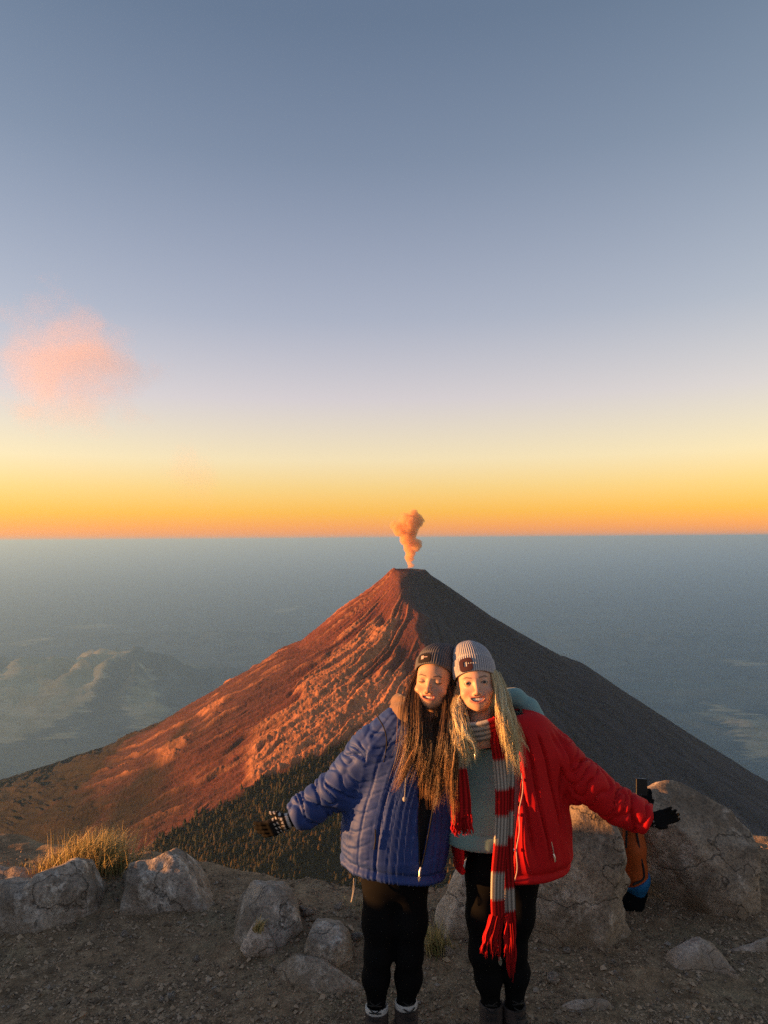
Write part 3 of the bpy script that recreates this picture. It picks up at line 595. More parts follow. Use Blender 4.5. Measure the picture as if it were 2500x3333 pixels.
def pebbles():
    rng = np.random.default_rng(12)
    # gravel: one uncountable mass of small stones
    oct_ = np.array([(1, 0, 0), (-1, 0, 0), (0, 1, 0), (0, -1, 0), (0, 0, 1), (0, 0, -1)], float); of = np.array([(0, 2, 4), (2, 1, 4), (1, 3, 4), (3, 0, 4), (2, 0, 5), (1, 2, 5), (3, 1, 5), (0, 3, 5)])
    N = 34000; Y = 3.35 + 2.0 * rng.random(N) ** 1.35; X = rng.uniform(-0.62, 0.62, N) * Y
    keep = (fbm2(X / .35, Y / .35, 3, 301) + rng.normal(0, .25, N)) > -0.12; keep &= Y < edge_y(X) + 0.1; X, Y = X[keep], Y[keep]; n = len(X)
    s = np.clip(rng.lognormal(math.log(.0055), .5, n), .003, .022); Z = ground_h(X, Y) + s * 0.25
    v = oct_[None] * rng.uniform(.6, 1.35, (n, 6, 1)) * s[:, None, None]; v[:, :, 2] *= 0.7
    a = rng.uniform(0, 6.28, n); c, si = np.cos(a)[:, None], np.sin(a)[:, None]
    x = v[:, :, 0] * c - v[:, :, 1] * si; y = v[:, :, 0] * si + v[:, :, 1] * c; tl = rng.normal(0, .4, (n, 1)); z = v[:, :, 2] + x * tl
    V = np.stack([x + X[:, None], y + Y[:, None], z + Z[:, None]], -1).reshape(-1, 3); F = (of[None] + (np.arange(n) * 6)[:, None, None]).reshape(-1, 3)
    t = rng.random((n, 1)); cc = np.array([.11, .078, .050]) * (1 - t) + np.array([.47, .345, .23]) * t; hl = rng.random(n) < .03; cc[hl] = (.30, .25, .20)
    b = NB('gravel_stone'); mat = b.done(b.attr().outputs['Color'], 0.9, None, 0.3)
    tag(new_obj('gravel', npmesh('gravel', V, F, False, np.repeat(cc, 6, 0)), mat), 'dark volcanic gravel strewn over the summit ground', 'gravel', kind='stuff')
    # stones one can pick out
    kinds = []
    for k in range(5):
        def f(X, Y, Z, k=k):
            rg = np.random.default_rng(70 + k); d = sd_ell(X, Y, Z, (0, 0, 0), (1, .8, .6))
            for j in range(6):
                n_ = rg.normal(size=3); n_ /= np.linalg.norm(n_); d = smax(d, X * n_[0] + Y * n_[1] + Z * n_[2] - rg.uniform(.42, .62), .08)
            return d + .05 * noise3(X * 2.5, Y * 2.5, Z * 2.5, k)
        V, F = snet(f, (-1.2, -1.1, -.9), (1.2, 1.1, .9), 0.2); kinds.append(npmesh('stone', V, F, True))
    for i, m in enumerate(kinds): m.materials.append(RM[2] if i < 3 else RM[0])
    named = [(405, 3032, .030, 0, 'lone pale stone on bare gravel right of the broad lichen boulder'), (822, 3045 + 0, .035, 1, 'pale rounded stone beside the small tan boulder'), (525, 3240, .022, 2, 'small buff stone next to a dark stone on open gravel'),
             (562, 3232, .032, 3, 'dark grey stone with a buff stone at its side'), (1105, 2978, .040, 0, 'sunlit orange stone at the brink beside a grass tuft'), (1000, 2998, .05, 1, 'pale stone wedged above the angular grey block'),
             (985, 2985, .035, 2, 'small upright pale stone by the rounded grey boulder'), (1200, 3028, .06, 4, 'rounded grey stone on the rubble by the dark leggings'), (1165, 3062, .05, 3, 'flat dark stone in the rubble below the rounded grey stone'),
             (1995, 3125, .022, 0, 'pale stone at the foot of the big brown boulder'), (2003, 3162, .024, 1, 'lone angular stone on open ground before the big brown boulder'), (1845, 3090, .03, 2, 'tan stone tucked under the corner of the big brown boulder'),
             (2235, 3158, .018, 0, 'pale chip just below the split buried rock'), (1800, 3178, .05, 2, 'wedge of tan rock half sunk beside the red jacket owner'), (1455, 3098, .05, 0, 'pointed pale stone in the gravel below a drooping grass tuft'), (2140, 3245, .018, 1, 'tiny buff stone on open gravel beyond the rock sliver'),
             (380, 2938, .02, 2, 'small pale stone in the gravel gap between two left boulders'), (780, 3045, .02, 1, 'little pale stone below the rounded grey boulder'), (640, 3110, .03, 3, 'half buried brown stone in the middle of bare gravel')]
    for px, py, s, k, lab in named:
        p = Pz(px, py, 0.02); o = bpy.data.objects.new('stone', kinds[k]); COL.objects.link(o)
        o.location = (p[0], p[1], ground_h(p[0], p[1]) + s * 0.25); o.scale = (s, s, s * rng.uniform(.8, 1.1)); o.rotation_euler = (rng.uniform(-.3, .3), rng.uniform(-.3, .3), rng.uniform(0, 6.28))
        tag(o, lab, 'stone', 'loose stones on the ground')
    cnt = 0
    while cnt < 80:
        y = 3.45 + 1.4 * rng.random(); x = rng.uniform(-.53, .53) * y
        if y > edge_y(x) - .1: continue
        s = rng.uniform(.008, .017); o = bpy.data.objects.new('stone', kinds[rng.integers(0, 5)]); COL.objects.link(o)
        o.location = (x, y, ground_h(x, y) + s * .3); o.scale = (s, s, s); o.rotation_euler = (rng.uniform(-.4, .4), rng.uniform(-.4, .4), rng.uniform(0, 6.28))
        tag(o, 'tiny stone scattered on the dark gravel', 'stone', 'tiny stones scattered over the gravel'); cnt += 1
pebbles()

GRASS = None
def grass(label, px, py, z0, n, L, spread, lean, seed, dry=0.5, flat=1.0, width=.0028, Y=None):
    global GRASS
    if GRASS is None:
        b = NB('dry_grass'); GRASS = b.done(b.attr().outputs['Color'], 0.6, None, 0.3); b.b.inputs['Transmission Weight'].default_value = 0.0
        b.b.inputs['Subsurface Weight'].default_value = 0.0
    rng = np.random.default_rng(seed); c = Pz(px, py, z0) if Y is None else P(px, py, Y)
    VV, FF, CC = [], [], []; m = 6
    for i in range(n):
        bx, by = rng.normal(0, spread, 2) * np.array([1, flat]); l = L * rng.uniform(.45, 1.15); az = rng.uniform(0, 6.28); out = rng.uniform(.1, .75)
        dx, dy = math.cos(az) * out + lean[0], math.sin(az) * out + lean[1]; bz = ground_h(c[0] + bx, c[1] + by) if Y is None and z0 < 0.1 else c[2]
        t = np.linspace(0, 1, m); cx = bx + dx * l * t ** 1.7 * 0.75; cyy = by + dy * l * t ** 1.7 * 0.75; cz = bz - c[2] - .012 + l * (t - 0.35 * (dx * dx + dy * dy) * t ** 2.4)
        w = width * (1 - t * .93) * rng.uniform(.7, 1.3); sx, sy = -math.sin(az + .5), math.cos(az + .5)
        p1 = np.stack([cx - sx * w, cyy - sy * w, cz], -1); p2 = np.stack([cx + sx * w, cyy + sy * w, cz], -1)
        b0 = sum(len(v) for v in VV[-1:]) * 0 + i * 2 * m
        VV.append(np.stack([p1, p2], 1).reshape(-1, 3)); j = np.arange(m - 1) * 2 + b0; FF.append(np.stack([j, j + 1, j + 3, j + 2], -1))
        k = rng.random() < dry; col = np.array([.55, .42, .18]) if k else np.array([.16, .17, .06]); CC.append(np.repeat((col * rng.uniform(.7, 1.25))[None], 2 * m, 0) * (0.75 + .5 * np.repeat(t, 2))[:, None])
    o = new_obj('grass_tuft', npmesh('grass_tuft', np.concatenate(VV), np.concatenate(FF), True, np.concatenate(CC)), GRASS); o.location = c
    return tag(o, label, 'grass tuft')
g = grass('big sunlit clump of long golden grass behind the broad lichen boulder', 300, 2832, 0.0, 1900, .27, .11, (.35, .0), 1, .75, .5, Y=4.95)
grass('cropped golden grass cushion sloping off the big golden clump', 218, 2832, 0.0, 900, .13, .085, (-.2, .0), 2, .85, .5, Y=4.95)
grass('two thin reddish sprigs on the flat rock by the brink', 75, 2815, 0.0, 14, .05, .03, (0, 0), 3, 1.0, .4, Y=5.1)
grass('small green and yellow tuft on the brink left of the sunlit stone', 1015, 2985, 0.0, 170, .10, .035, (0, 0), 4, .4, Y=4.45)
grass('bright spiky tuft on the brink right of the sunlit stone', 1150, 2985, 0.0, 220, .115, .04, (0, 0), 5, .6, Y=4.4)
grass('drooping tuft of long grass at the foot of the slanting boulder', 1425, 3085, 0.02, 230, .19, .035, (-.35, -.3), 6, .7)
grass('little dry tuft growing on the rounded grey boulder', 840, 3020, 0.0, 90, .08, .014, (.3, -.2), 7, .8, Y=3.99)
# ================================================================== THE PEOPLE
def rotm(yaw, roll, pitch):
    return np.array(Matrix.Rotation(R(roll), 3, 'Y') @ Matrix.Rotation(R(yaw), 3, 'Z') @ Matrix.Rotation(R(pitch), 3, 'X'))
ORG = np.zeros(3)
def set_org(root):
    global ORG
    ORG = np.array(root.location)
def part(name, V, F, mat, root, col=None, uv=None, smooth=True):
    base = ORG
    me = npmesh(name, np.asarray(V) - base, F, smooth, col, uv)
    return new_obj(name, me, mat, root)
def cr(pts, n):
    """Catmull-Rom through control points (k,m) -> n samples"""
    p = np.asarray(pts, float); p = np.vstack([2 * p[0] - p[1], p, 2 * p[-1] - p[-2]]); k = len(p) - 3
    t = np.linspace(0, k - 1e-6, n); i = t.astype(int); u = (t - i)[:, None]; a, b, c, d = p[i], p[i + 1], p[i + 2], p[i + 3]
    return 0.5 * (2 * b + (c - a) * u + (2 * a - 5 * b + 4 * c - d) * u ** 2 + (3 * b - a - 3 * c + d) * u ** 3)
def tube(path, rad, sides=8, cap=True):
    path = np.asarray(path, float); n = len(path); rad = np.broadcast_to(np.asarray(rad, float), (n,)); T = np.gradient(path, axis=0); T /= np.linalg.norm(T, axis=1, keepdims=True) + 1e-12
    ref = np.array([0.3, -1, 0.2]); A = np.cross(T, ref); A /= np.linalg.norm(A, axis=1, keepdims=True) + 1e-12; B = np.cross(T, A)
    a = np.arange(sides) / sides * 2 * math.pi
    V = path[:, None] + rad[:, None, None] * (np.cos(a)[None, :, None] * A[:, None] + np.sin(a)[None, :, None] * B[:, None])
    return V.reshape(-1, 3), grid_faces(n, sides, True)
def merge(parts):
    VV, FF, b = [], [], 0
    for V, F in parts:
        VV.append(V); FF.append(F + b); b += len(V)
    return np.concatenate(VV), np.concatenate(FF)
def W(pts):
    """list of (px, py, Y) -> world points"""
    return np.array([P(a, b, y) for a, b, y in pts])
def loft_sd(X, Y, Z, zs, xc, yc, ax, by, p=2.3):
    o = np.argsort(zs); zs = np.asarray(zs)[o]; g = lambda v: np.interp(Z, zs, np.asarray(v, float)[o])
    a, b = g(ax), g(by); k = (np.abs((X - g(xc)) / a) ** p + np.abs((Y - g(yc)) / b) ** p) ** (1 / p)
    return (k - 1) * np.minimum(a, b) * 0.9
def chain_sd(X, Y, Z, pts, rad, k=0.03):
    d = None
    for i in range(len(pts) - 1):
        e = sd_cap(X, Y, Z, pts[i], pts[i + 1], rad[i], rad[i + 1]); d = e if d is None else smin(d, e, k)
    return d
# ---- materials
def cloth(name, c1, rough=0.7, wv=0.0, bump=0.25, sheen=0.0, scale=420.0, var=0.12, spec=0.35):
    b = NB(name); co = b.coord(); n = b.noise(co, scale, 2, 0.5); n2 = b.noise(co, 9.0, 3, 0.5)
    c = b.mix(1.0, c1, b.ramp(n2, [(0.25, (1 - var,) * 3), (0.75, (1 + var,) * 3)]), 'MULTIPLY')
    m = b.done(c, rough, b.bump(n, bump, 0.002), spec)
    if sheen: b.b.inputs['Sheen Weight'].default_value = sheen; b.b.inputs['Sheen Roughness'].default_value = 0.4
    return m
def attr_mat(name, rough=0.6, bump=None, spec=0.3, sss=0.0, scale=300.0, bdist=0.001):
    b = NB(name); a = b.attr().outputs['Color']; n = b.noise(b.coord(), scale, 2, 0.5)
    m = b.done(a, rough, b.bump(n, bump, bdist) if bump else None, spec)
    if sss: b.b.inputs['Subsurface Weight'].default_value = sss; b.b.inputs['Subsurface Radius'].default_value = (.010, .004, .002); b.b.inputs['Subsurface Scale'].default_value = 0.6
    return m
M_SKIN = attr_mat('skin', 0.48, 0.08, 0.35, 0.12, 500, 0.0006)
M_HAIR = attr_mat('hair_strands', 0.42, None, 0.45)
M_KNIT = attr_mat('knitted_wool', 0.9, 0.35, 0.15, 0, 420, 0.0015)
M_TEETH = NB('teeth').done((.80, .74, .64), 0.25, None, 0.5)
M_EYE = attr_mat('eyeball', 0.12, None, 0.5)
M_BLUE = cloth('blue_nylon', (.022, .052, .205), 0.62, bump=0.08, spec=0.35)
M_RED = cloth('red_shell', (.52, .007, .010), 0.7, bump=0.15, spec=0.2)
M_TEAL = cloth('teal_fleece', (.20, .345, .345), 0.95, bump=0.15, sheen=0.3)
M_BLACK = cloth('black_stretch', (.0048, .0050, .0058), 0.85, bump=0.2, var=0.25, spec=0.08)
M_DARK = cloth('charcoal_fleece', (.020, .020, .021), 0.9, bump=0.4)
M_BROWN = cloth('brown_fleece', (.21, .125, .075), 0.95, bump=0.5, sheen=0.2)
M_BOOT = cloth('boot_suede', (.060, .044, .038), 0.85, bump=0.5, scale=300, var=0.4)
M_SOLE = cloth('boot_rubber', (.018, .017, .016), 0.7)
M_SOCK = cloth('white_sock', (.52, .50, .47), 0.95, bump=0.5)
M_METAL = NB('zip_metal').done((.62, .60, .57), 0.3, None, 0.5, Metallic=0.9)
M_CORD = NB('grey_cord').done((.36, .35, .33), 0.7)
M_WINE = cloth('wine_felt', (.042, .012, .020), 0.9)
M_LOGO2 = cloth('black_felt', (.012, .010, .011), 0.9)
M_PINKF = cloth('pale_pink_thread', (.50, .36, .34), 0.9)
M_ORANGE = cloth('orange_shell', (.46, .085, .012), 0.7); M_CYAN = cloth('bright_blue_shell', (.010, .135, .32), 0.7)
M_PHONE = NB('phone_glass').done((.006, .006, .007), 0.45, None, 0.25)

# ---- head
def make_head(root, origin, Rm, skin, brow, closed, grin, seed):
    """face and neck as one surface; local frame: x right, y back, z up, eye line at z = 0"""
    O = np.asarray(origin)
    mz, mw = (-0.067, 0.0285) if closed else (-0.068, 0.0320); mh = 0.0062 if closed else 0.0088; cv = 5.5 if closed else 7.5; EX = .0345
    def f(X, Y, Z):
        A = np.abs(X)
        d = sd_ell(X, Y, Z, (0, .014, .028), (.074, .096, .086))
        d = smin(d, sd_ell(X, Y, Z, (0, -.026, -.034), (.067, .060, .074)), .03)
        d = smin(d, sd_ell(X, Y, Z, (0, -.034, -.075), (.050, .047, .036)), .03)
        d = smin(d, sd_sph(X, Y, Z, (0, -.064, -.096), .0155), .024)
        d = smin(d, sd_ell(A, Y, Z, (.043, -.056, -.040), (.024, .022, .019)), .018)
        d = smin(d, sd_cap(A, Y, Z, (-.02, -.076, .018), (.042, -.067, .019), .009, .008), .018)
        d = smax(d, -sd_ell(A, Y, Z, (EX, -.094, -.001), (.0175, .017, .0095)), .012)
        d = smin(d, sd_cap(X, Y, Z, (0, -.082, .004), (0, -.104, -.036), .0065, .0085), .010)
        d = smin(d, sd_sph(X, Y, Z, (0, -.105, -.039), .0105), .008)
        d = smin(d, sd_sph(A, Y, Z, (.0115, -.094, -.043), .0075), .006)
        d = smax(d, -sd_sph(A, Y, Z, (.006, -.100, -.0505), .0035), .003)
        # lids
        if closed: d = smin(d, sd_ell(A, Y, Z, (EX, -.071, -.002), (.0165, .0135, .0115)), .006)
        else:
            lid = sd_sph(A, Y, Z, (EX, -.0695, -.001), .0146); d = smin(d, lid, .006)
            d = smax(d, -sd_ell(A, Y, Z - 12 * (A - EX) ** 2, (EX, -.085, -.0016), (.0140, .011, .0030)), .0012)
        # muzzle, mouth, lips
        zz = Z - cv * X * X
        d = smin(d, sd_ell(X, Y, Z, (0, -.066, -.068), (.034, .021, .024)), .02)
        yl = -.0865 + 11 * X * X
        ml = sd_ell(X, Y - (yl + .087), zz, (0, -.0865, mz + mh * 0.9), (mw + .004, .0055, .0042))
        d = smin(d, ml, .004)
        d = smin(d, sd_ell(X, Y - (yl + .087), zz, (0, -.0855, mz - mh * 1.25), (mw * .86, .0062, .0052)), .005)
        d = smax(d, -sd_ell(X, Y - 11 * X * X, zz, (0, -.0895, mz - .0005), (mw * .93, .0135, mh)), .0015)
        # neck
        d = smin(d, sd_cap(X, Y, Z, (0, .022, -.075), (0, .040, -.215), .046, .052), .03)
        d = smin(d, sd_ell(X, Y, Z, (0, .05, -.235), (.12, .07, .04)), .05)
        # ears
        d = smin(d, sd_ell(A, Y, Z, (.075, .016, -.012), (.007, .018, .029)), .006)
        return d
    V, F = snet(f, (-.13, -.128, -.27), (.13, .13, .12), .0026)
    x, y, z = V.T; ax = np.abs(x); C = np.repeat(np.array(skin)[None], len(V), 0)
    def paint(mask, c): 
        C[:] = C * (1 - mask[:, None]) + np.array(c)[None] * mask[:, None]
    front = (y < -.03)
    paint(.45 * np.exp(-((ax - .044) / .018) ** 2 - ((z + .040) / .018) ** 2) * front, (.52, .17, .11))
    paint(.35 * np.exp(-(x / .012) ** 2 - ((z + .040) / .012) ** 2) * front, (.52, .18, .12))
    bz = .0190 + .20 * (ax - .014) - .52 * np.maximum(ax - .038, 0)
    paint(.85 * np.exp(-((z - bz) / .0030) ** 4) * sstep(.012, .016, ax) * (1 - sstep(.049, .055, ax)) * front, brow)
    zz = z - cv * x * x
    lip = np.maximum(np.exp(-((zz - mz - mh * .9) / .0046) ** 4), np.exp(-((zz - mz + mh * 1.25) / .0058) ** 4)) * (1 - sstep(mw + .001, mw + .005, ax)) * (y < -.066)
    paint(.75 * lip, (.46, .115, .10))
    paint((np.abs(zz - mz) < mh * .9) * (ax < mw * .97) * (y > -.0825 + 11 * x * x) * (y < -.045) * 1.0, (.10, .02, .02))
    if closed:
        lz = -.0072 - 18 * (ax - EX) ** 2 * -1; paint(.95 * np.exp(-((z - lz) / .0020) ** 4) * (np.abs(ax - EX) < .0155) * front, (.015, .010, .008))
        paint(.35 * np.exp(-((z - .010) / .003) ** 2) * (np.abs(ax - EX) < .014) * front, (.25, .10, .06))
    else:
        lz = .0032 - 20 * (ax - EX) ** 2; paint(.95 * np.exp(-((z - lz) / .0019) ** 4) * (np.abs(ax - EX) < .0155) * front, (.014, .010, .008))
        paint(.5 * np.exp(-((z + .0062 - 14 * (ax - EX) ** 2) / .0018) ** 4) * (np.abs(ax - EX) < .014) * front, (.10, .05, .035))
    Wd = lambda v: np.asarray(v) @ Rm.T + O
    body = part('body', Wd(V), F, M_SKIN, root, np.clip(C, .005, .9))
    # teeth: a curved band with gaps
    a = np.linspace(-1, 1, 33); xs = a * mw * 0.92; yb = -.0805 + 10.6 * xs * xs + .0007 * (np.abs(np.sin(a * 14)) < .25); zc = cv * xs * xs + mz
    rows = [np.stack([xs, yb + .001, zc + mh * .95], -1), np.stack([xs, yb - .001, zc + mh * .2], -1), np.stack([xs, yb, zc - (mh * .62 + .0003 * np.cos(a * 28))], -1)]
    part('teeth', Wd(np.concatenate(rows)), grid_faces(3, 33), M_TEETH, root)
    if not closed:
        for s in (-1, 1):
            u, v = np.meshgrid(np.linspace(0, math.pi, 15), np.arange(20) / 20 * 2 * math.pi, indexing='ij'); r = .0132
            E = np.stack([s * EX + r * np.sin(u) * np.cos(v), -.0695 - r * np.cos(u), -.001 + r * np.sin(u) * np.sin(v)], -1).reshape(-1, 3)
            ang = u.ravel(); c = np.where(ang[:, None] < .32, np.array([[.004, .004, .004]]), np.where(ang[:, None] < .50, np.array([[.03, .03, .03]]), np.array([[.42, .38, .35]])))
            part('eye', Wd(E), grid_faces(15, 20, True), M_EYE, root, c)
    return body, Wd
def knit_hat(root, Wd, col, tilt, top, slouch, logo, n_rib=54, cuff_h=.056, z0=.052, y0=.012, rx=.0835, ry=.102):
    """ribbed beanie; its brim plane is tipped back by tilt degrees"""
    ct, st = math.cos(R(tilt)), math.sin(R(tilt))
    # the profile runs up the outside of the cuff, over its lip and on to the crown
    prof = [(.0, .985, 0), (.002, 1.02, 0), (.015, 1.05, 1), (.030, 1.065, 1), (.045, 1.062, 1), (cuff_h, 1.045, 1), (cuff_h + .003, 1.015, 0), (cuff_h + .0045, 1.0, 0), (.075, .985, 1), (.09, .95, 1), (.105, .885, 1), (.118, .80, 1), (.130, .68, 1), (.140, .54, 1), (.148, .38, 1), (.153, .22, 1), (.155, .09, 0), (.1555, .01, 0)]
    pr = cr(np.array(prof), 64); na = n_rib * 6; th = np.arange(na) / na * 2 * math.pi
    H = pr[:, 0] * (top / .1555); Rr = pr[:, 1]; rib = np.clip(pr[:, 2], 0, 1)
    def surf(th, H, Rr, rib, off=0.0):
        k = 1 + rib * .020 * np.cos(n_rib * th); k = np.where(rib > 0, k, k); r = Rr * k
        lump = 1 + .02 * np.sin(3 * th + 1.0 + 20 * H) * np.clip((H - .07) / .05, 0, 1)
        x = (rx * r * lump + off) * np.sin(th); y = -(ry * r * lump + off) * np.cos(th); z = H.copy() if hasattr(H, 'copy') else H
        q = np.clip((H - .06) / .1, 0, 1); x = x + slouch[0] * q ** 1.6; y = y + slouch[1] * q ** 1.6
        return np.stack([x, y0 + y * ct + z * st, z0 - y * st + z * ct], -1)
    Tg, Hg = np.meshgrid(th, H); _, Rg = np.meshgrid(th, Rr); _, Bg = np.meshgrid(th, rib)
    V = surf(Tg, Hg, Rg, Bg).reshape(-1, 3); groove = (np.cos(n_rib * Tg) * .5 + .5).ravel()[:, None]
    C = np.array(col)[None] * (0.50 + .55 * groove ** .7); C = C * (1 + .12 * np.sin(V[:, 2:3] * 900) * .5)  # shade between the ribs painted into the knit colour
    hat = part('hat', Wd(V), grid_faces(len(H), na, True), M_KNIT, root, C)
    def plate(name, mask, th0, half, h0, h1, mat, off, nx=40, ny=36):
        """a felt cut-out lying on the cuff: mask(u,v) picks its cells, u and v in 0..1"""
        u = np.linspace(0, 1, nx + 1); v = np.linspace(0, 1, ny + 1); U, Vv = np.meshgrid(u, v); t = th0 + (U - .5) * 2 * half; h = h0 + Vv * (h1 - h0)
        Rf = np.interp(h, H[:40], Rr[:40]); S = surf(t, h, Rf, np.zeros_like(h), off).reshape(-1, 3); F = grid_faces(ny + 1, nx + 1)
        cu = ((u[:-1] + u[1:]) / 2)[None].repeat(ny, 0).ravel(); cv_ = ((v[:-1] + v[1:]) / 2)[:, None].repeat(nx, 1).ravel(); F = F[mask(cu, cv_)]
        S2 = surf(t, h, Rf, np.zeros_like(h), off - .004).reshape(-1, 3); V2 = np.concatenate([S, S2]); return part(name, Wd(V2), np.concatenate([F, F[:, ::-1] + len(S)]), mat, hat)
    logo(plate)
    return hat
def strands(guides, n_pts, seed, cols, width=.0011, wave=.006, freq=3.0, dens=1.0, tip=0.0):
    """hair: each guide = (control points world (k,3), root spread, end spread, count)"""
    rng = np.random.default_rng(seed); VV, FF, CC = [], [], []; b = 0; t = np.linspace(0, 1, n_pts)
    for pts, s0, s1, cnt in guides:
        g = cr(pts, n_pts); total = int(cnt * dens); per = 9
        for c_ in range(max(1, total // per)):
            oc = rng.normal(0, 1, 3) * np.array([1, .6, .3]); lc = rng.uniform(.74, 1.0); ph = rng.uniform(0, 6.28); fc = freq * rng.uniform(.7, 1.3); ac = wave * rng.uniform(.5, 1.7); cc = cols[rng.integers(0, len(cols))] * rng.uniform(.8, 1.2)
            for i in range(min(per, total)):
                o = rng.normal(0, 1, 3) * np.array([1, .6, .3]); sp = s0 + (s1 - s0) * t; l = lc * rng.uniform(.88, 1.05); tt = np.clip(t * l, 0, 1); stray = 2.6 if rng.random() < .07 else 1.0
                p = np.stack([np.interp(tt, t, g[:, k]) for k in range(3)], -1) + oc[None] * sp[:, None] + o[None] * (sp * .42 * stray * (1.15 - .60 * t) + .0008)[:, None]
                p[:, 0] += ac * np.sin(fc * 6.28 * t + ph + .35 * o[0]) * t ** .8; p[:, 1] += ac * .5 * np.cos(fc * 5.5 * t + ph) * t
                w = width * rng.uniform(.7, 1.5) * np.clip(1.15 - t ** 3, .15, 1); v, f = tube(p, w, 3); VV.append(v); FF.append(f + b); b += len(v)
                CC.append((cc * rng.uniform(.8, 1.25))[None] * (1 + tip * np.repeat(sstep(.5, 1, t), 3))[:, None])
    return np.concatenate(VV), np.concatenate(FF), np.clip(np.concatenate(CC), .003, .9)
def hand(name, root, wrist, d, s, n, size, mat, curl=.5, spread=.14, thumb=.7, col=None):
    """five-fingered gloved hand: d along the fingers, s to the thumb side, n out of the palm"""
    d, s, n = (np.asarray(v, float) / np.linalg.norm(v) for v in (d, s, n)); w = np.asarray(wrist, float); L = size
    fing = [(.40, .078), (.13, .088), (-.14, .082), (-.40, .064)]; segs = []
    for off, ln in fing:
        k = w + d * L * .50 + s * L * off * .46; base = w + d * L * .05 + s * L * off * .26; segs.append(([base, k], [.016 * L / .17, .0135 * L / .17], .014))
        dirn = d + s * spread * off * 2; dirn /= np.linalg.norm(dirn); q = k; pts = [k]; cu = curl * .5
        for j, fr in enumerate((.46, .31, .25)):
            dd = dirn * math.cos(cu) + n * math.sin(cu); q = q + dd * ln * L / .17 * fr; pts.append(q); cu += curl * .55
        segs.append((pts, [.0105 * L / .17, .0100 * L / .17, .0092 * L / .17, .0080 * L / .17], .004))
    tb = w + d * L * .12 + s * L * .13; t1 = tb + (d * .55 + s * .75 + n * .25) * L * .22; t2 = t1 + (d * .85 + s * thumb * .5 + n * .25) * L * .19
    segs.append(([tb, t1, t2], [.0155 * L / .17, .0125 * L / .17, .0095 * L / .17], .010))
    segs.append(([w - d * L * .20, w + d * L * .1], [.027 * L / .17, .027 * L / .17], .02))
    allp = np.concatenate([np.array(x[0]) for x in segs])
    def f(X, Y, Z):
        dd = None
        for pts, rad, k in segs:
            e = chain_sd(X, Y, Z, pts, rad, .004); dd = e if dd is None else smin(dd, e, k if k > .005 else .0045)
        return dd
    V, F = snet(f, allp.min(0) - .035, allp.max(0) + .035, .0035)
    C = None
    if col is not None:
        q = V - w; C = col(q @ d / L, q @ s / L, q @ n / L)
    return part(name, V, F, mat, root, C)
def boot(root, ank, toe_dir, label=None):
    """ankle boot with sole and laces; ank = ankle joint, foot points to toe_dir"""
    a = np.asarray(ank, float); t = np.array([toe_dir[0], toe_dir[1], 0.0]); t /= np.linalg.norm(t); sd = np.array([-t[1], t[0], 0]); g = np.array([a[0], a[1], 0.0]); g[2] = max(float(ground_h(a[0], a[1])), 0) ; zb = g[2]
    toe = g + t * .165; heel = g - t * .05
    def f(X, Y, Z):
        d = chain_sd(X, Y, Z, [a + (0, 0, .055), g + (0, 0, .09)], [.052, .050], .02)
        d = smin(d, sd_cap(X, Y, Z, heel + (0, 0, .05), g + t * .09 + (0, 0, .052), .042, .044), .03)
        d = smin(d, sd_cap(X, Y, Z, g + t * .09 + (0, 0, .05), toe + (0, 0, .042), .044, .036), .02)
        d = smax(d, -(Z - zb - .016), .004); d = smax(d, Z - a[2] - .062, .006)
        d = smax(d, -sd_cap(X, Y, Z, a + (0, 0, .03), a + (0, 0, .12), .041, .043), .004)
        return d + .0016 * noise3(X / .02, Y / .02, Z / .02, 3)
    lo = np.minimum(np.minimum(toe, heel), a) - .07; hi = np.maximum(np.maximum(toe, heel), a) + .07; lo[2] = zb - .01
    V, F = snet(f, lo, hi, .005); bo = part('boot', V, F, M_BOOT, root)
    def fs(X, Y, Z):
        d = smin(sd_cap(X, Y, Z * 0 + 0, (*heel[:2], 0), (*(g + t * .09)[:2], 0), .044, .048), sd_cap(X, Y, Z * 0, (*(g + t * .09)[:2], 0), (*toe[:2], 0), .048, .040), .02)
        lug = .004 * np.sign(np.sin(((X - g[0]) * t[0] + (Y - g[1]) * t[1]) / .006)); return smax(d + lug * 0.5, np.abs(Z - zb - .009) - .013, .004)
    V, F = snet(fs, lo - (0, 0, .02), (hi[0], hi[1], zb + .05), .005); part('sole', V, F, M_SOLE, bo)
    tu = []
    for i in range(5):
        z = zb + .075 + i * .024; c = g + t * (.088 - i * .013); c[2] = z
        for s in (-1, 1): tu.append(tube(cr([c - sd * .026 * s, c + t * .012 + (0, 0, .006), c + sd * .026 * s + (0, 0, .018)], 8), .0028, 5))
    V, F = merge(tu); part('lace', V, F, M_SOLE, bo)
    return bo
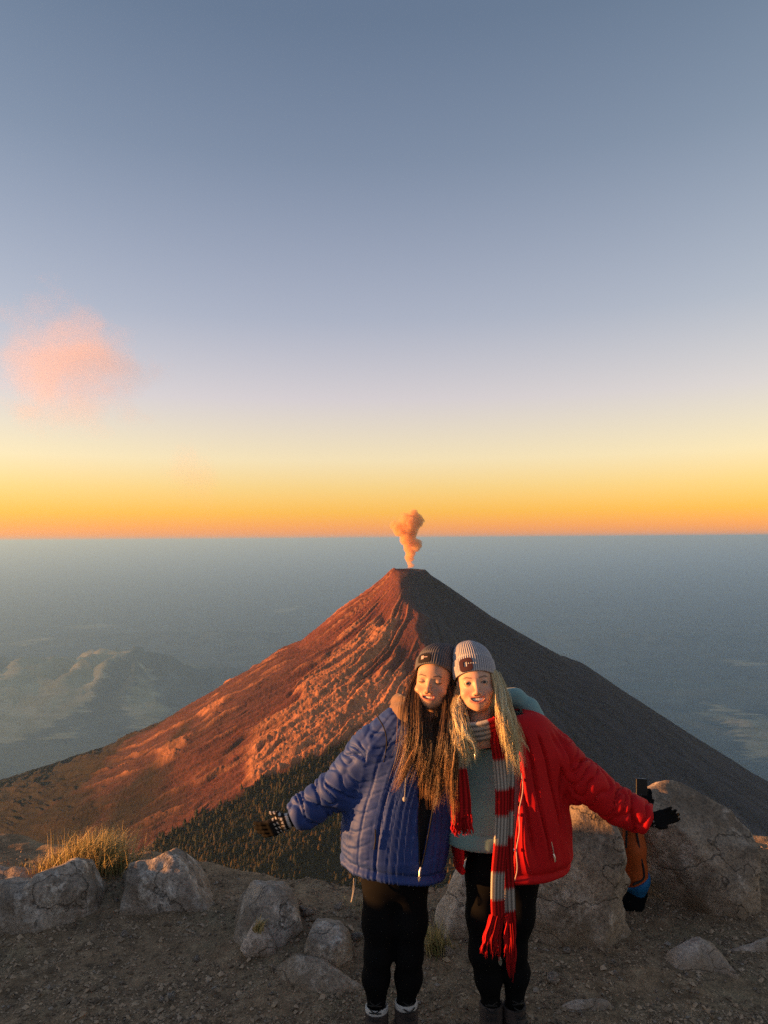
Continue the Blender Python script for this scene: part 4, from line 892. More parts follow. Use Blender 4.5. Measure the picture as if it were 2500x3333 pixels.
def ribbon(path, width_dir, widths, ribs, amp, stripe, th=.012, nu=41):
    """knitted ribbed band along a path; stripe(s in metres, u) -> colour"""
    path = np.asarray(path, float); n = len(path); s = np.r_[0, np.cumsum(np.linalg.norm(np.diff(path, axis=0), axis=1))]; T = np.gradient(path, axis=0); T /= np.linalg.norm(T, axis=1, keepdims=True)
    wd = np.broadcast_to(np.asarray(width_dir, float), (n, 3)); wd = wd - (wd * T).sum(1, keepdims=True) * T; wd /= np.linalg.norm(wd, axis=1, keepdims=True); nn = np.cross(wd, T)
    u = np.linspace(-1, 1, nu); w = np.broadcast_to(np.asarray(widths, float), (n,))
    rib = amp * np.cos(u * math.pi * ribs)[None] + .0012 * np.sin(s[:, None] * 520 + np.abs(np.sin(u * math.pi * ribs))[None] * 2.5)
    thick = th * np.sqrt(np.clip(1 - np.abs(u) ** 4, 0, 1))[None]
    Ft = path[:, None] + wd[:, None] * (u[None, :, None] * w[:, None, None]) + nn[:, None] * (thick + rib)[:, :, None]
    Bk = path[:, None] + wd[:, None] * (u[None, :, None] * w[:, None, None]) - nn[:, None] * (thick * .8)[:, :, None]
    V = np.concatenate([Ft, Bk[:, ::-1]], 1); nc = 2 * nu; U = np.r_[u, u[::-1]]
    C = stripe(s, U); k = (.30 + .75 * (np.cos(U * math.pi * ribs) * .5 + .5) ** .8)[None, :, None] * (.86 + .22 * (np.sin(s[:, None] * 520 + np.abs(np.sin(U * math.pi * ribs))[None] * 2.5) * .5 + .5))[:, :, None]  # k darkens the grooves between ribs, shade put into the wool colour
    F = grid_faces(n, nc, True); return V.reshape(-1, 3), F, np.clip(C * k, .004, .9).reshape(-1, 3)

# ------------------------------------------------------------------ person in the blue jacket
def arm_disp(V, N, pts, amp, freq, seed, r_in=.0, t0=.0):
    """crumple folds across an arm: ridges running round the sleeve"""
    pts = np.asarray(pts); best = np.full(len(V), 9.0); tt = np.zeros(len(V)); acc = 0.0
    for i in range(len(pts) - 1):
        d = pts[i + 1] - pts[i]; L = np.linalg.norm(d); t = np.clip((V - pts[i]) @ d / L ** 2, 0, 1); dist = np.linalg.norm(V - pts[i] - t[:, None] * d, axis=1)
        m = dist < best; best[m] = dist[m]; tt[m] = acc + t[m] * L; acc += L
    nz = noise3(V[:, 0] / .10, V[:, 1] / .10, V[:, 2] / .10, seed); n2 = noise3(V[:, 0] / .045, V[:, 1] / .06, V[:, 2] / .05, seed + 1)
    d = pts[-1] - pts[0]; d = d / np.linalg.norm(d); e1 = np.cross(d, (0, 1, 0)); e1 /= np.linalg.norm(e1); q = V - pts[0]; a, b = q @ e1, q[:, 1]
    k = noise3(tt * freq / 3.4 + .7 * nz, a / .16 + .16 * tt * freq, b / .22, seed + 2); k2 = noise3(tt * freq / 2.0 + .6 * nz, a / .11, b / .16, seed + 3)
    fold = 0.5 - 1.5 * np.exp(-np.abs(k / .055) ** 1.3) - 1.0 * np.exp(-np.abs(k2 / .05) ** 1.3) + .3 * k; nz = np.clip(nz, -.2, .6)
    w = sstep(t0, t0 + .08, tt) * (best < .2)
    return amp * (fold * (.55 + .9 * np.clip(nz + .3, 0, 1)) + .18 * n2) * w, tt
def build_blue():
    B = 3.30; root = empty('person', P(1310, 3400, B)); root.location[2] = 0.0; set_org(root)
    W0 = W; Wh = lambda pts: W0([(a, b, y - .06) for a, b, y in pts])
    tag(root, 'woman in blue quilted jacket and dark grey beanie, eyes closed, one arm flung out', 'person')
    Rm = rotm(-17, 3.0, -9); eye = P(1398, 2217, 3.14); O = eye - Rm @ np.array([0, -.085, 0])
    body, Wd = make_head(root, O, Rm, (.56, .315, .195), (.035, .018, .012), True, False, 1)
    def logo(plate):
        pm = lambda u, v: (np.abs(u - .5) * 2) ** 4 + (np.abs(v - .5) * 2) ** 4 < 1
        plate('badge', pm, -.42, .36, .004, .045, M_LOGO2, .0035)
        plate('emblem', lambda u, v: (np.abs(u - .42) < .10) & (np.abs(v - .52) < .20) | (np.abs(v - .55) < .04) & (u > .42) & (u < .80), -.42, .36, .004, .045, M_PINKF, .0058)
    knit_hat(root, Wd, (.135, .130, .140), 27, .150, (.045, .02), logo, 52, .052, .026, .012)
    # --- jacket
    A = W([(1300, 2372, B), (1210, 2440, B - .02), (1090, 2570, B - .03), (1000, 2635, B - .04), (955, 2662, B - .05)]); rad = [.098, .092, .078, .070, .056]
    zt = lambda py: P(1300, py, B - .17 * float(np.clip((py - 2360) / 140, 0, 1)))[2]; xt = lambda px: P(px, 2600, B)[0]
    rows = [(2330, 1382, 60, .085), (2360, 1385, 125, .125), (2410, 1372, 160, .150), (2520, 1340, 172, .165), (2640, 1306, 174, .172), (2740, 1292, 178, .180), (2820, 1285, 172, .182), (2860, 1284, 165, .175), (2900, 1290, 150, .165)]
    zs = [zt(r[0]) for r in rows]; xc = [xt(r[1]) for r in rows]; ax = [r[2] * B / FPX for r in rows]; by = [r[3] for r in rows]; yc = [B + .015] * len(rows)
    zhem = lambda X: zt(2858) - (X - xt(1120)) * .145          # the hem dips to the right
    zzip, xzip = zt(2826), xt(1362)
    def opening(X, Z):
        t = np.clip((Z - zzip) / (zt(2480) - zzip), 0, 1.3); xcen = xzip + (xt(1395) - xzip) * t; return np.abs(X - xcen) - (.002 + .045 * t ** .8)
    def f(X, Y, Z):
        d = loft_sd(X, Y, Z, zs, xc, yc, ax, by); d = smax(d, Z - zt(2335), .03)
        d = smin(d, chain_sd(X, Y, Z, A, rad, .03), .055)
        far = W([(1440, 2385, B + .02), (1530, 2450, B + .10), (1600, 2520, B + .20)]); d = smin(d, chain_sd(X, Y, Z, far, [.085, .08, .07], .03), .05)   # the other arm goes behind her friend
        d = smax(d, zhem(X) - Z - .0 + .6 * np.maximum(-X + xt(1105), 0) * 0, .012) if True else d
        d = smax(d, -np.maximum(np.maximum(opening(X, Z), Y - B + .06), zzip - Z), .008)
        c = A[-1]; ad = (A[-1] - A[-2]) / np.linalg.norm(A[-1] - A[-2]); d = smax(d, (X - c[0]) * ad[0] + (Y - c[1]) * ad[1] + (Z - c[2]) * ad[2], .01)
        return d
    # keep the sleeve when the hem plane cuts the torso
    def g(X, Y, Z):
        return f(X, Y, Z)
    lo = (A[-1][0] - .06, B - .30, zt(2935)); hi = (xt(1620), B + .34, zt(2300)); V, F = snet(g, lo, hi, .0058); N = vnormals(V, F)
    dsp, tt = arm_disp(V, N, A, .0125, 42, 5, t0=.06); arm = (V[:, 0] < xt(1190) + (V[:, 2] - zt(2500)) * .25) & (V[:, 2] > zt(2720)) & (tt > .02)
    armw = np.where(arm, 1.0, 0.0) * sstep(.03, .16, tt)
    # the body: long soft vertical folds, quilting seams on the flank, a gathered hem
    xr = V[:, 0] - np.interp(V[:, 2], np.sort(zs), np.array(xc)[np.argsort(zs)]); ang = np.arctan2(xr, -(V[:, 1] - B)); 
    folds = .0042 * (1 - np.abs(noise2(ang * 5.2 + .25 * noise2(ang * 3, V[:, 2] * 6, 4), V[:, 2] * 1.1, 9)) * 4) + .003 * noise3(V[:, 0] / .06, V[:, 1] / .06, V[:, 2] / .10, 12)
    side = sstep(-.55, -.75, ang) if False else sstep(.50, .72, -ang); zz = (V[:, 2] - zt(2900))
    stitch = np.minimum(np.abs((zz + .03 * np.sin(ang * 4)) % .070 - .035) / .006, 1); stv = np.minimum(np.abs((ang * .17 + .02) % .052 - .026) / .005, 1)
    quilt = -.004 * (1 - stitch) - .005 * (1 - stv) + .003 * (1 - 3 * np.abs(noise3(V[:, 0] / .07, V[:, 1] / .07, V[:, 2] / .022, 15)))
    seamx = np.minimum(np.abs(ang + .50) / .03, 1); seamf = -.006 * (1 - seamx)
    fq = -.0016 * np.cos(math.pi * (V[:, 2] - zt(2890)) / .105) ** 40
    hem = np.exp(-((V[:, 2] - zhem(V[:, 0]) - .012) / .012) ** 2) * .010 + .002 * np.sin(ang * 62 + 2 * noise2(ang * 9, 1.0, 3)) * np.exp(-((V[:, 2] - zhem(V[:, 0])) / .022) ** 2) - .010 * np.exp(-((V[:, 2] - zhem(V[:, 0]) - .036) / .010) ** 2)
    pn = noise2(ang * 6.0 + .3 * noise2(ang * 4, V[:, 2] * 3, 14), V[:, 2] * .9, 44); folds = folds * .6 - .0045 * np.exp(-(pn / .06) ** 2) * (1 - side)
    bodyd = folds + side * quilt + seamf + fq + hem
    V = V + N * (dsp * armw + bodyd * (1 - armw))[:, None]
    jk = part('jacket', V, F, M_BLUE, root)
    # armhole seam and sleeve piping
    # inner layer seen through the open zip
    def fi(X, Y, Z): return smax(smax(loft_sd(X, Y, Z, zs, xc, yc, np.array(ax) - .03, np.array(by) - .028), Z - zt(2330), .03), zt(2860) - Z, .02)
    V, F = snet(fi, (xt(1110), B - .25, zt(2880)), (xt(1480), B + .25, zt(2300)), .011); N = vnormals(V, F); V = V + N * (.004 * noise3(V[:, 0] / .03, V[:, 1] / .05, V[:, 2] / .16, 3))[:, None]; part('fleece', V, F, M_DARK, root)
    # zip tapes along the opening
    for s in (-1, 1):
        zz = np.linspace(zzip + .0, zt(2440), 24); t = np.clip((zz - zzip) / (zt(2480) - zzip), 0, 1.3); xx = xzip + (xt(1395) - xzip) * t + s * (.003 + .044 * t ** .8)
        bb = np.interp(zz, np.sort(zs), np.array(by)[np.argsort(zs)]); v, q = tube(np.stack([xx, B + .015 - bb * .985 + .006, zz], -1), .0035, 6); part('zip', v, q, M_DARK, jk)
    pz = np.array([xzip, B - .172, zzip]); v, q = merge([tube([pz + (0, 0, .004), pz + (-.004, -.006, -.012), pz + (-.007, -.008, -.046)], [.004, .0055, .005], 7), tube(cr([pz + (-.011, -.010, -.03), pz + (-.008, -.013, -.05), pz + (-.003, -.010, -.03)], 8), .002, 5)]); part('zip_pull', v, q, M_METAL, jk)
    # drawcord: toggle on the chest, loop below the hem
    tp = W([(1322, 2470, B - .185), (1320, 2540, B - .19), (1317, 2600, B - .19)]); v, q = tube(cr(tp, 10), .0016, 5); part('drawcord', v, q, M_CORD, jk)
    c = tp[-1]; u_, v_ = np.meshgrid(np.linspace(.05, math.pi - .05, 8), np.arange(10) / 10 * 2 * math.pi, indexing='ij'); part('toggle', np.stack([c[0] + .009 * np.sin(u_) * np.cos(v_), c[1] - .004 + .009 * np.sin(u_) * np.sin(v_), c[2] + .011 * np.cos(u_)], -1).reshape(-1, 3), grid_faces(8, 10, True), M_CORD, jk)
    lp = cr(W([(1152, 2858, B - .10), (1149, 2900, B - .11), (1143, 2936, B - .11), (1149, 2915, B - .115), (1158, 2862, B - .10)]), 24); v, q = tube(lp, .0016, 5); part('drawcord', v, q, M_CORD, jk)
    # sleeve and yoke seams, the pocket
    def seam(pts, r=.0022, m=M_DARK):
        v, q = tube(cr(W(pts), 20), r, 5); part('seam', v, q, m, jk)
    seam([(1228, 2330, B - .10), (1252, 2375, B - .125), (1258, 2430, B - .125), (1240, 2520, B - .13)], .0028)
    seam([(1222, 2700, B - .165), (1222, 2735, B - .166), (1218, 2765, B - .166)], .003)
    # brown hood lying round the neck
    hp = [W([(1290, 2305, B + .02), (1320, 2318, B - .09), (1356, 2350, B - .15)]), W([(1296, 2278, B + .06), (1330, 2296, B - .05), (1362, 2330, B - .12)]), W([(1300, 2285, B + .10), (1380, 2290, B + .13), (1450, 2300, B + .10)])]
    def fh(X, Y, Z):
        d = chain_sd(X, Y, Z, hp[0], [.030, .034, .022], .02); d = smin(d, chain_sd(X, Y, Z, hp[1], [.028, .030, .020], .02), .012); d = smin(d, chain_sd(X, Y, Z, hp[2], [.04, .045, .03], .02), .02); return d + .006 * noise3(X / .03, Y / .03, Z / .022, 9)
    V, F = snet(fh, (xt(1250), B - .22, zt(2400)), (xt(1500), B + .24, zt(2230)), .006); part('hood', V, F, M_BROWN, root)
    # white top at the neck
    def fw(X, Y, Z):
        q = (np.stack([X, Y, Z], -1) - O) @ Rm; return smax(sd_ell(q[..., 0], q[..., 1], q[..., 2], (0, .03, -.245), (.085, .080, .055)), -sd_cap(q[..., 0], q[..., 1], q[..., 2], (0, .02, -.1), (0, .035, -.3), .056, .056), .006)
    V, F = snet(fw, O + (-.13, -.14, -.33), O + (.13, .16, -.15), .008); part('undershirt', V, F, M_SOCK, root)
    # --- leggings
    L1 = W([(1240, 2880, B + .01), (1236, 3000, B), (1232, 3105, B - .01), (1224, 3180, B + .01), (1226, 3262, B + .02)]); r1 = [0.080, 0.072, 0.056, 0.055, 0.0405]
    L2 = W([(1334, 2880, B + .01), (1336, 3000, B), (1332, 3105, B - .01), (1330, 3180, B + .01), (1322, 3258, B + .02)]); r2 = [0.080, 0.070, 0.055, 0.0545, 0.0405]
    def fl(X, Y, Z):
        d = smin(chain_sd(X, Y, Z, L1, r1, .04), chain_sd(X, Y, Z, L2, r2, .04), .018); d = smin(d, sd_ell(X, Y, Z, ((L1[0] + L2[0]) / 2 + (0, .02, .04)), (.142, .125, .12)), .04)
        return smax(d, P(1225, 3278, B)[2] - Z, .004) + .0025 * noise3(X / .05, Y / .05, Z / .03, 4)
    V, F = snet(fl, (L1[:, 0].min() - .13, B - .2, L1[-1][2] - .05), (L2[:, 0].max() + .13, B + .22, L1[0][2] + .18), .009); part('leggings', V, F, M_BLACK, root)
    for Lg, py in ((L1, 3285), (L2, 3272)):
        c = Lg[-1]; zc = P(1225, py, B)[2]; v, q = tube([(c[0], c[1], zc - .03), (c[0], c[1], zc - .012), (c[0], c[1], zc + .004), (c[0], c[1], zc + .008)], [.047, .0505, .0495, .045], 20); part('sock', v, q, M_SOCK, root)
        boot(root, (c[0], c[1], zc - .075), (-.12 if Lg is L1 else .25, -1))
    # --- glove: patterned back, black fingers
    wr = A[-1] + (A[-1] - A[-2]) / np.linalg.norm(A[-1] - A[-2]) * .018
    def gcol(a, b, c):
        st = (np.abs(a - .02) < .035) | (np.abs(a - .17) < .03) & (np.sin(b * 70) > -.3) | (a > .22) & (a < .45) & (np.sin(a * 70) > .2) & (np.sin(b * 48 + 2) > -.1); pat = np.where(st[:, None], np.array([[.50, .48, .45]]), np.array([[.012, .012, .013]])); blk = np.full((len(a), 3), .004)
        return np.where(((a < .52) | ((b > .22) & (a < .66)))[:, None], pat, blk)
    hand('glove', root, wr, (-.86, -.06, -.34), (-.30, -.35, .86), (-.15, .95, .2), .165, M_KNIT, .55, .12, .8, gcol)
    # --- hair
    cols = [np.array(c) for c in ((.036, .018, .010), (.070, .034, .015), (.11, .054, .022), (.18, .092, .036), (.026, .014, .009))]
    G = [(Wh([(1372, 2185, 3.31), (1352, 2240, 3.25), (1347, 2300, 3.19), (1345, 2380, 3.13), (1328, 2470, 3.12), (1290, 2570, 3.115)]), .010, .018, 170), (Wh([(1372, 2195, 3.31), (1354, 2250, 3.24), (1360, 2335, 3.17), (1352, 2430, 3.12), (1312, 2520, 3.11), (1272, 2585, 3.11)]), .008, .014, 110),
         (Wh([(1360, 2250, 3.26), (1372, 2350, 3.17), (1378, 2450, 3.12), (1360, 2560, 3.115)]), .012, .020, 170), (Wh([(1440, 2310, 3.30), (1425, 2370, 3.17), (1405, 2470, 3.12), (1392, 2600, 3.115)]), .012, .014, 190), (Wh([(1390, 2320, 3.30), (1400, 2400, 3.15), (1395, 2500, 3.12), (1385, 2605, 3.115)]), .016, .012, 150),
         (Wh([(1450, 2180, 3.31), (1464, 2240, 3.24), (1470, 2300, 3.19), (1462, 2400, 3.12), (1445, 2500, 3.11), (1440, 2620, 3.11)]), .012, .020, 240), (Wh([(1455, 2185, 3.32), (1474, 2245, 3.24), (1482, 2325, 3.17), (1478, 2430, 3.10), (1470, 2540, 3.09), (1478, 2680, 3.09)]), .010, .013, 170),
         (Wh([(1466, 2230, 3.26), (1450, 2340, 3.2), (1430, 2440, 3.13), (1425, 2560, 3.12), (1420, 2640, 3.12)]), .016, .02, 190), (Wh([(1352, 2215, 3.3), (1338, 2290, 3.3), (1325, 2330, 3.3)]), .010, .02, 60), (Wh([(1350, 2225, 3.28), (1325, 2275, 3.26), (1318, 2300, 3.26)]), .004, .012, 18)]
    V, F, C = strands(G, 20, 5, cols, .00062, .007, 1.4, 2.4, 1.6); part('hair', V, F, M_HAIR, root, C)  # ends lightened: bleached tips, with the sunlight on them painted in
    # hair lying under the locks, on the back of the head
    def fhh(X, Y, Z):
        q = (np.stack([X, Y, Z], -1) - O) @ Rm; d = sd_ell(q[..., 0], q[..., 1], q[..., 2], (0, .045, .01), (.083, .078, .09)); d = smin(d, sd_ell(q[..., 0], q[..., 1], q[..., 2], (.0, .075, -.10), (.085, .05, .13)), .05); return smax(d, -(q[..., 1] + .005 - .0 * q[..., 2]), .01)
    V, F = snet(fhh, O + (-.15, -.06, -.28), O + (.15, .2, .12), .007); Nn = vnormals(V, F); V = V + Nn * (.003 * noise3(V[:, 0] / .008, V[:, 1] / .008, V[:, 2] / .06, 6))[:, None]; part('hair', V, F, M_HAIR, root, np.repeat(cols[0][None], len(V), 0))
    return root
# ------------------------------------------------------------------ person in the red jacket
def build_red():
    B = 3.30; root = empty('person', P(1630, 3390, B)); root.location[2] = 0; set_org(root)
    tag(root, 'smiling woman in red jacket, striped scarf and pale beanie, one arm stretched out', 'person')
    Rm = rotm(-4, -6, -11); eye = P(1549.5, 2222, 3.08); O = eye - Rm @ np.array([0, -.085, 0])
    body, Wd = make_head(root, O, Rm, (.66, .385, .26), (.10, .055, .030), False, True, 2)
    def logo(plate):
        def letter(u, v):
            a = (np.abs(u - .5) * 2) ** 5 + (np.abs(v - .5) * 2) ** 5 < 1; hole = (np.abs(u - .48) < .15) & (np.abs(v - .53) < .20); slot = (u > .48) & (np.abs(v - .56) < .06); return a & ~hole & ~slot
        plate('letter', letter, -.36, .30, .002, .057, M_WINE, .0055)
    knit_hat(root, Wd, (.46, .445, .465), 20, .178, (-.012, .015), logo, 58, .060, .013, .012, .086, .104)
    zt = lambda py: P(1600, py, B - .17 * float(np.clip((py - 2350) / 130, 0, 1)))[2]; xt = lambda px: P(px, 2600, B)[0]
    A = W([(1730, 2395, B), (1800, 2455, B - .01), (1900, 2545, B - .03), (2010, 2622, B - .05), (2102, 2666, B - .06)]); rad = [.098, .092, .086, .074, .066]
    rows = [(2300, 1620, 70, .08), (2335, 1640, 118, .12), (2380, 1645, 150, .150), (2480, 1650, 168, .170), (2600, 1658, 176, .180), (2720, 1664, 186, .190), (2830, 1668, 192, .195), (2870, 1662, 180, .185), (2900, 1655, 168, .175)]
    zs = [zt(r[0]) for r in rows]; xc = [xt(r[1]) for r in rows]; ax = [r[2] * B / FPX for r in rows]; by = [r[3] for r in rows]; yc = [B + .02] * len(rows)
    oz = np.array([zt(v) for v in (2900, 2700, 2540, 2400, 2300)]); 
    xl = lambda Z: np.interp(Z, oz, [xt(v) for v in (1502, 1500, 1497, 1500, 1520)]); xr = lambda Z: np.interp(Z, oz, [xt(v) for v in (1640, 1655, 1672, 1665, 1640)])
    zhem = lambda X: zt(2888) + .9 * np.maximum(X - xt(1812), 0) ** 1.4
    def f(X, Y, Z):
        o = loft_sd(X, Y, Z, zs, xc, yc, ax, by); o = smax(o, Z - zt(2318), .03)
        sl = chain_sd(X, Y, Z, A, rad, .03); c = A[-1]; ad = (A[-1] - A[-2]) / np.linalg.norm(A[-1] - A[-2]); cut = (X - c[0]) * ad[0] + (Y - c[1]) * ad[1] + (Z - c[2]) * ad[2]
        o = smax(o, zhem(X) - Z, .016)
        far = W([(1545, 2400, B + .06), (1480, 2430, B + .16), (1380, 2440, B + .26), (1300, 2400, B + .26)])
        d = smin(o, sl, .05); d = smin(d, chain_sd(X, Y, Z, far, [.085, .08, .075, .065], .03), .04)
        inner = smin(loft_sd(X, Y, Z, zs, xc, yc, np.array(ax) - .022, np.array(by) - .022), sd_cap(X, Y, Z, (xt(1600), B + .02, zt(2300)), (xt(1600), B + .02, zt(2200)), .07, .09), .02)
        d = smax(d, -smax(inner, -(Y * 0 + 1) * (zt(2960) - Z) * 0 - 1, .01), .006)
        gap = np.maximum(np.maximum(xl(Z) - X, X - xr(Z)), Y - B + .02); d = smax(d, -gap, .008)
        return smax(d, cut, .01)
    lo = (xt(1250), B - .26, zt(2925)); hi = (A[-1][0] + .05, B + .38, zt(2280)); V, F = snet(f, lo, hi, .0062); N = vnormals(V, F)
    dsp, tt = arm_disp(V, N, A, .0145, 38, 25, t0=.04); arm = V[:, 0] > xt(1800) - (V[:, 2] - zt(2480)) * .35; armw = np.where(arm & (V[:, 2] > zt(2735)), 1.0, 0.0) * sstep(.05, .17, tt)
    # a cuff band
    xq = V[:, 0] - np.interp(V[:, 2], np.sort(zs), np.array(xc)[np.argsort(zs)]); ang = np.arctan2(xq, -(V[:, 1] - B - .02)); q = np.clip((zt(2330) - V[:, 2]) / .6, 0, 1)
    folds = .015 * sstep(-.02, .22, V[:, 2] - zhem(V[:, 0])) * (1 - np.abs(noise2(ang * 2.6 + .35 * noise2(ang * 2, V[:, 2] * 4, 4) + .5 * V[:, 2], V[:, 2] * .9, 39)) * 4.2) * q + .003 * noise3(V[:, 0] / .07, V[:, 1] / .07, V[:, 2] / .12, 32)
    pn = noise2(ang * 3.0 + .5 * V[:, 2] + .3 * noise2(ang * 2, V[:, 2] * 3, 14), V[:, 2] * .8, 64); folds = folds - .020 * np.exp(-(pn / .055) ** 2) * sstep(.03, .25, V[:, 2] - zhem(V[:, 0])) * (1 - sstep(zt(2420), zt(2350), V[:, 2]))
    hem = .008 * np.exp(-((V[:, 2] - zhem(V[:, 0]) - .018) / .014) ** 2) - .006 * np.exp(-((V[:, 2] - zhem(V[:, 0]) - .042) / .008) ** 2)
    V = V + N * (dsp * armw + (folds + hem) * (1 - armw))[:, None]; jk = part('jacket', V, F, M_RED, root)
    yfront = lambda x, z: B + .02 - np.interp(z, np.sort(zs), np.array(by)[np.argsort(zs)]) * (np.clip(1 - (np.abs(x - np.interp(z, np.sort(zs), np.array(xc)[np.argsort(zs)])) / np.interp(z, np.sort(zs), np.array(ax)[np.argsort(zs)])) ** 2.3, 0, 1)) ** (1 / 2.3)
    # zip along the open edge, snaps, pocket zip pull
    zz = np.linspace(zt(2880), zt(2520), 40); xx = xr(zz) + .012 + .004 * np.sin(zz * 40); v, qf = tube(np.stack([xx, [yfront(a, b) - .006 for a, b in zip(xx, zz)], zz], -1), .0024, 5); part('zip', v, qf, M_PINKF, jk)
    for px, py in ((1669, 2764), (1664, 2874), (1668, 2652), (1667, 2540)):
        c = P(px, py, B - .17); c[1] = yfront(c[0], c[2]) - .008; v, qf = tube([c + (0, .006, 0), c + (0, .0, 0), c + (0, -.002, 0), c + (0, -.003, 0)], [.0075, .0075, .0055, .0005], 14); part('snap', v, qf, M_METAL, jk)
    c = P(1800, 2775, B - .15); c[1] = yfront(c[0], c[2]) - .012; v, qf = merge([tube(cr([c + (-.008, .008, .05), c + (-.002, .002, .02), c], 8), .0024, 5), tube([c, c + (.003, -.004, -.014), c + (.005, -.004, -.03)], [.003, .005, .0045], 7)]); part('zip_pull', v, qf, M_METAL, jk)
    # --- hoodie
    def fh(X, Y, Z):
        d = loft_sd(X, Y, Z, zs, [xt(1590) + (x - xt(1650)) * .3 for x in xc], yc, np.minimum(np.array(ax) - .05, .205), np.array(by) - .042); d = smax(d, Z - zt(2345), .04)
        d = smax(d, zt(2786) - (X - xt(1540)) * .02 - Z, .012)
        return d
    V, F = snet(fh, (xt(1420), B - .22, zt(2810)), (xt(1820), B + .24, zt(2320)), .008); N = vnormals(V, F); X_, Z_ = V[:, 0], V[:, 2]
    dz = .005 * noise3(X_ / .07, V[:, 1] / .1, Z_ / .14, 71) + .004 * (1 - np.abs(noise2(X_ / .09, Z_ / .35, 72)) * 3)
    dz -= .006 * np.exp(-((Z_ - zt(2738)) / .005) ** 2); dz -= .004 * np.exp(-((Z_ - zt(2558) + (X_ - xt(1560)) * .16) / .0045) ** 2)
    dz -= .005 * np.exp(-((Z_ - zt(2432)) / .005) ** 2); dz += .005 * ((Z_ < zt(2738)) * 1.0)
    V = V + N * dz[:, None]; hd = part('hoodie', V, F, M_TEAL, root)
    hp = [W([(1620, 2264, B + .08), (1678, 2270, B + .08), (1726, 2302, B + .06), (1764, 2350, B + .02)]), W([(1560, 2290, B + .16), (1640, 2290, B + .18), (1715, 2320, B + .13)])]
    def fk(X, Y, Z): return smin(chain_sd(X, Y, Z, hp[0], [.034, .036, .034, .026], .03), chain_sd(X, Y, Z, hp[1], [.05, .06, .045], .03), .03) + .005 * noise3(X / .05, Y / .05, Z / .04, 19)
    V, F = snet(fk, (xt(1480), B - .12, zt(2400)), (xt(1800), B + .28, zt(2210)), .007); part('hood', V, F, M_TEAL, hd)
    # dark neck of the half zip below the scarf
    def fn(X, Y, Z): return smax(sd_ell(X, Y, Z, (xt(1585), B - .02, zt(2400)), (.10, .125, .055)), Z - zt(2370), .01)
    V, F = snet(fn, (xt(1490), B - .17, zt(2460)), (xt(1680), B + .13, zt(2350)), .008); part('collar', V, F, M_DARK, root)
    pz = P(1546, 2450, B - .155); v, qf = merge([tube([pz, pz + (0, -.003, -.012), pz + (.001, -.004, -.028)], [.002, .004, .0035], 6)]); part('zip_pull', v, qf, M_METAL, hd)
    # --- scarf: loop and tails
    RED = np.array([.42, .010, .012]); GRY = np.array([.42, .38, .335])
    def tail(pts, w, cuts, first_red=True, n=150, ribs=4.0, th=.010):
        path = cr(W(pts), n); py = np.array([proj(p)[1] for p in path])
        def stripe(s, U):
            k = np.searchsorted(np.array(cuts), py + 0); edge = np.array([np.searchsorted(np.array(cuts), y + 5 * np.sin(U * math.pi * ribs * 2)) for y in py]); red = (edge % 2 == 0) == first_red
            return np.where(red[:, :, None], RED, GRY)
        return path, ribbon(path, (1, .12, 0), w, ribs, .0060, stripe, th)
    cN = O + Rm @ np.array([0, .022, -.165]); a = np.linspace(0, 2 * math.pi, 120); tl = rotm(0, -10, 14)
    loop = cN + (np.stack([.098 * np.sin(a), -.095 * np.cos(a), .012 * np.sin(a + 1)], -1) @ tl.T)
    def lstripe(s, U):
        k = ((a > .0) & (a < .0)) | (a < .22) | (a > 5.2); return np.where(k[:, None, None] & np.ones((1, len(U), 1), bool), GRY, RED)
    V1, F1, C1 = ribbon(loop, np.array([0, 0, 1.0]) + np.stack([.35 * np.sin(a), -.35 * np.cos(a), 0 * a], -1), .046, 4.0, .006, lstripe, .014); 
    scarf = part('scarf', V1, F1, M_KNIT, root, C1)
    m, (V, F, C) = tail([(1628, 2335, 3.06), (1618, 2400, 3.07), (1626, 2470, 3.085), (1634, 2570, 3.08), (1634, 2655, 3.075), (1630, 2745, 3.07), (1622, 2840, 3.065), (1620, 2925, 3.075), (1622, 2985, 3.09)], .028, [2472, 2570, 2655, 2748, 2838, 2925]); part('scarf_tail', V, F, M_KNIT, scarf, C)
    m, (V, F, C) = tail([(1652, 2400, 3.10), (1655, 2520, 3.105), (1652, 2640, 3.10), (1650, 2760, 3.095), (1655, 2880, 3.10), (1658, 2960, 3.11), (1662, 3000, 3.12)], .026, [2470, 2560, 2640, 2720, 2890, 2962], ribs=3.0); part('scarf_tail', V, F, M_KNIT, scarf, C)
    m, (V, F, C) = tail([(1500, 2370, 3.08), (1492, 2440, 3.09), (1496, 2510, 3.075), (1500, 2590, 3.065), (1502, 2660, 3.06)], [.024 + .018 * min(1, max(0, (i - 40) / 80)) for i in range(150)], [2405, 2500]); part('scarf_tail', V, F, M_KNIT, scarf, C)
    G = [(W([(1605 + i * 11, 2975, 3.085), (1598 + i * 11 - (4 - i) * 4, 3055, 3.08), (1590 + i * 14 - (4 - i) * 5, 3132 + (i % 2) * 12 - (i == 0) * 22, 3.08)]), .004, .005, 26) for i in range(5)]
    G += [(W([(1650 + i * 10, 2992, 3.12), (1655 + i * 8, 3090, 3.115), (1657 + i * 6, 3205, 3.115)]), .003, .004, 24) for i in range(3)]
    G += [(W([(1480 + i * 11, 2650, 3.06), (1477 + i * 12, 2690, 3.055), (1482 + i * 11, 2722, 3.06)]), .005, .007, 30) for i in range(5)]
    V, F, C = strands(G, 12, 9, [RED, RED * .7, RED * 1.2], .0022, .004, 2.0); fr = part('fringe', V, F, M_KNIT, scarf, C); fr['kind'] = 'stuff'
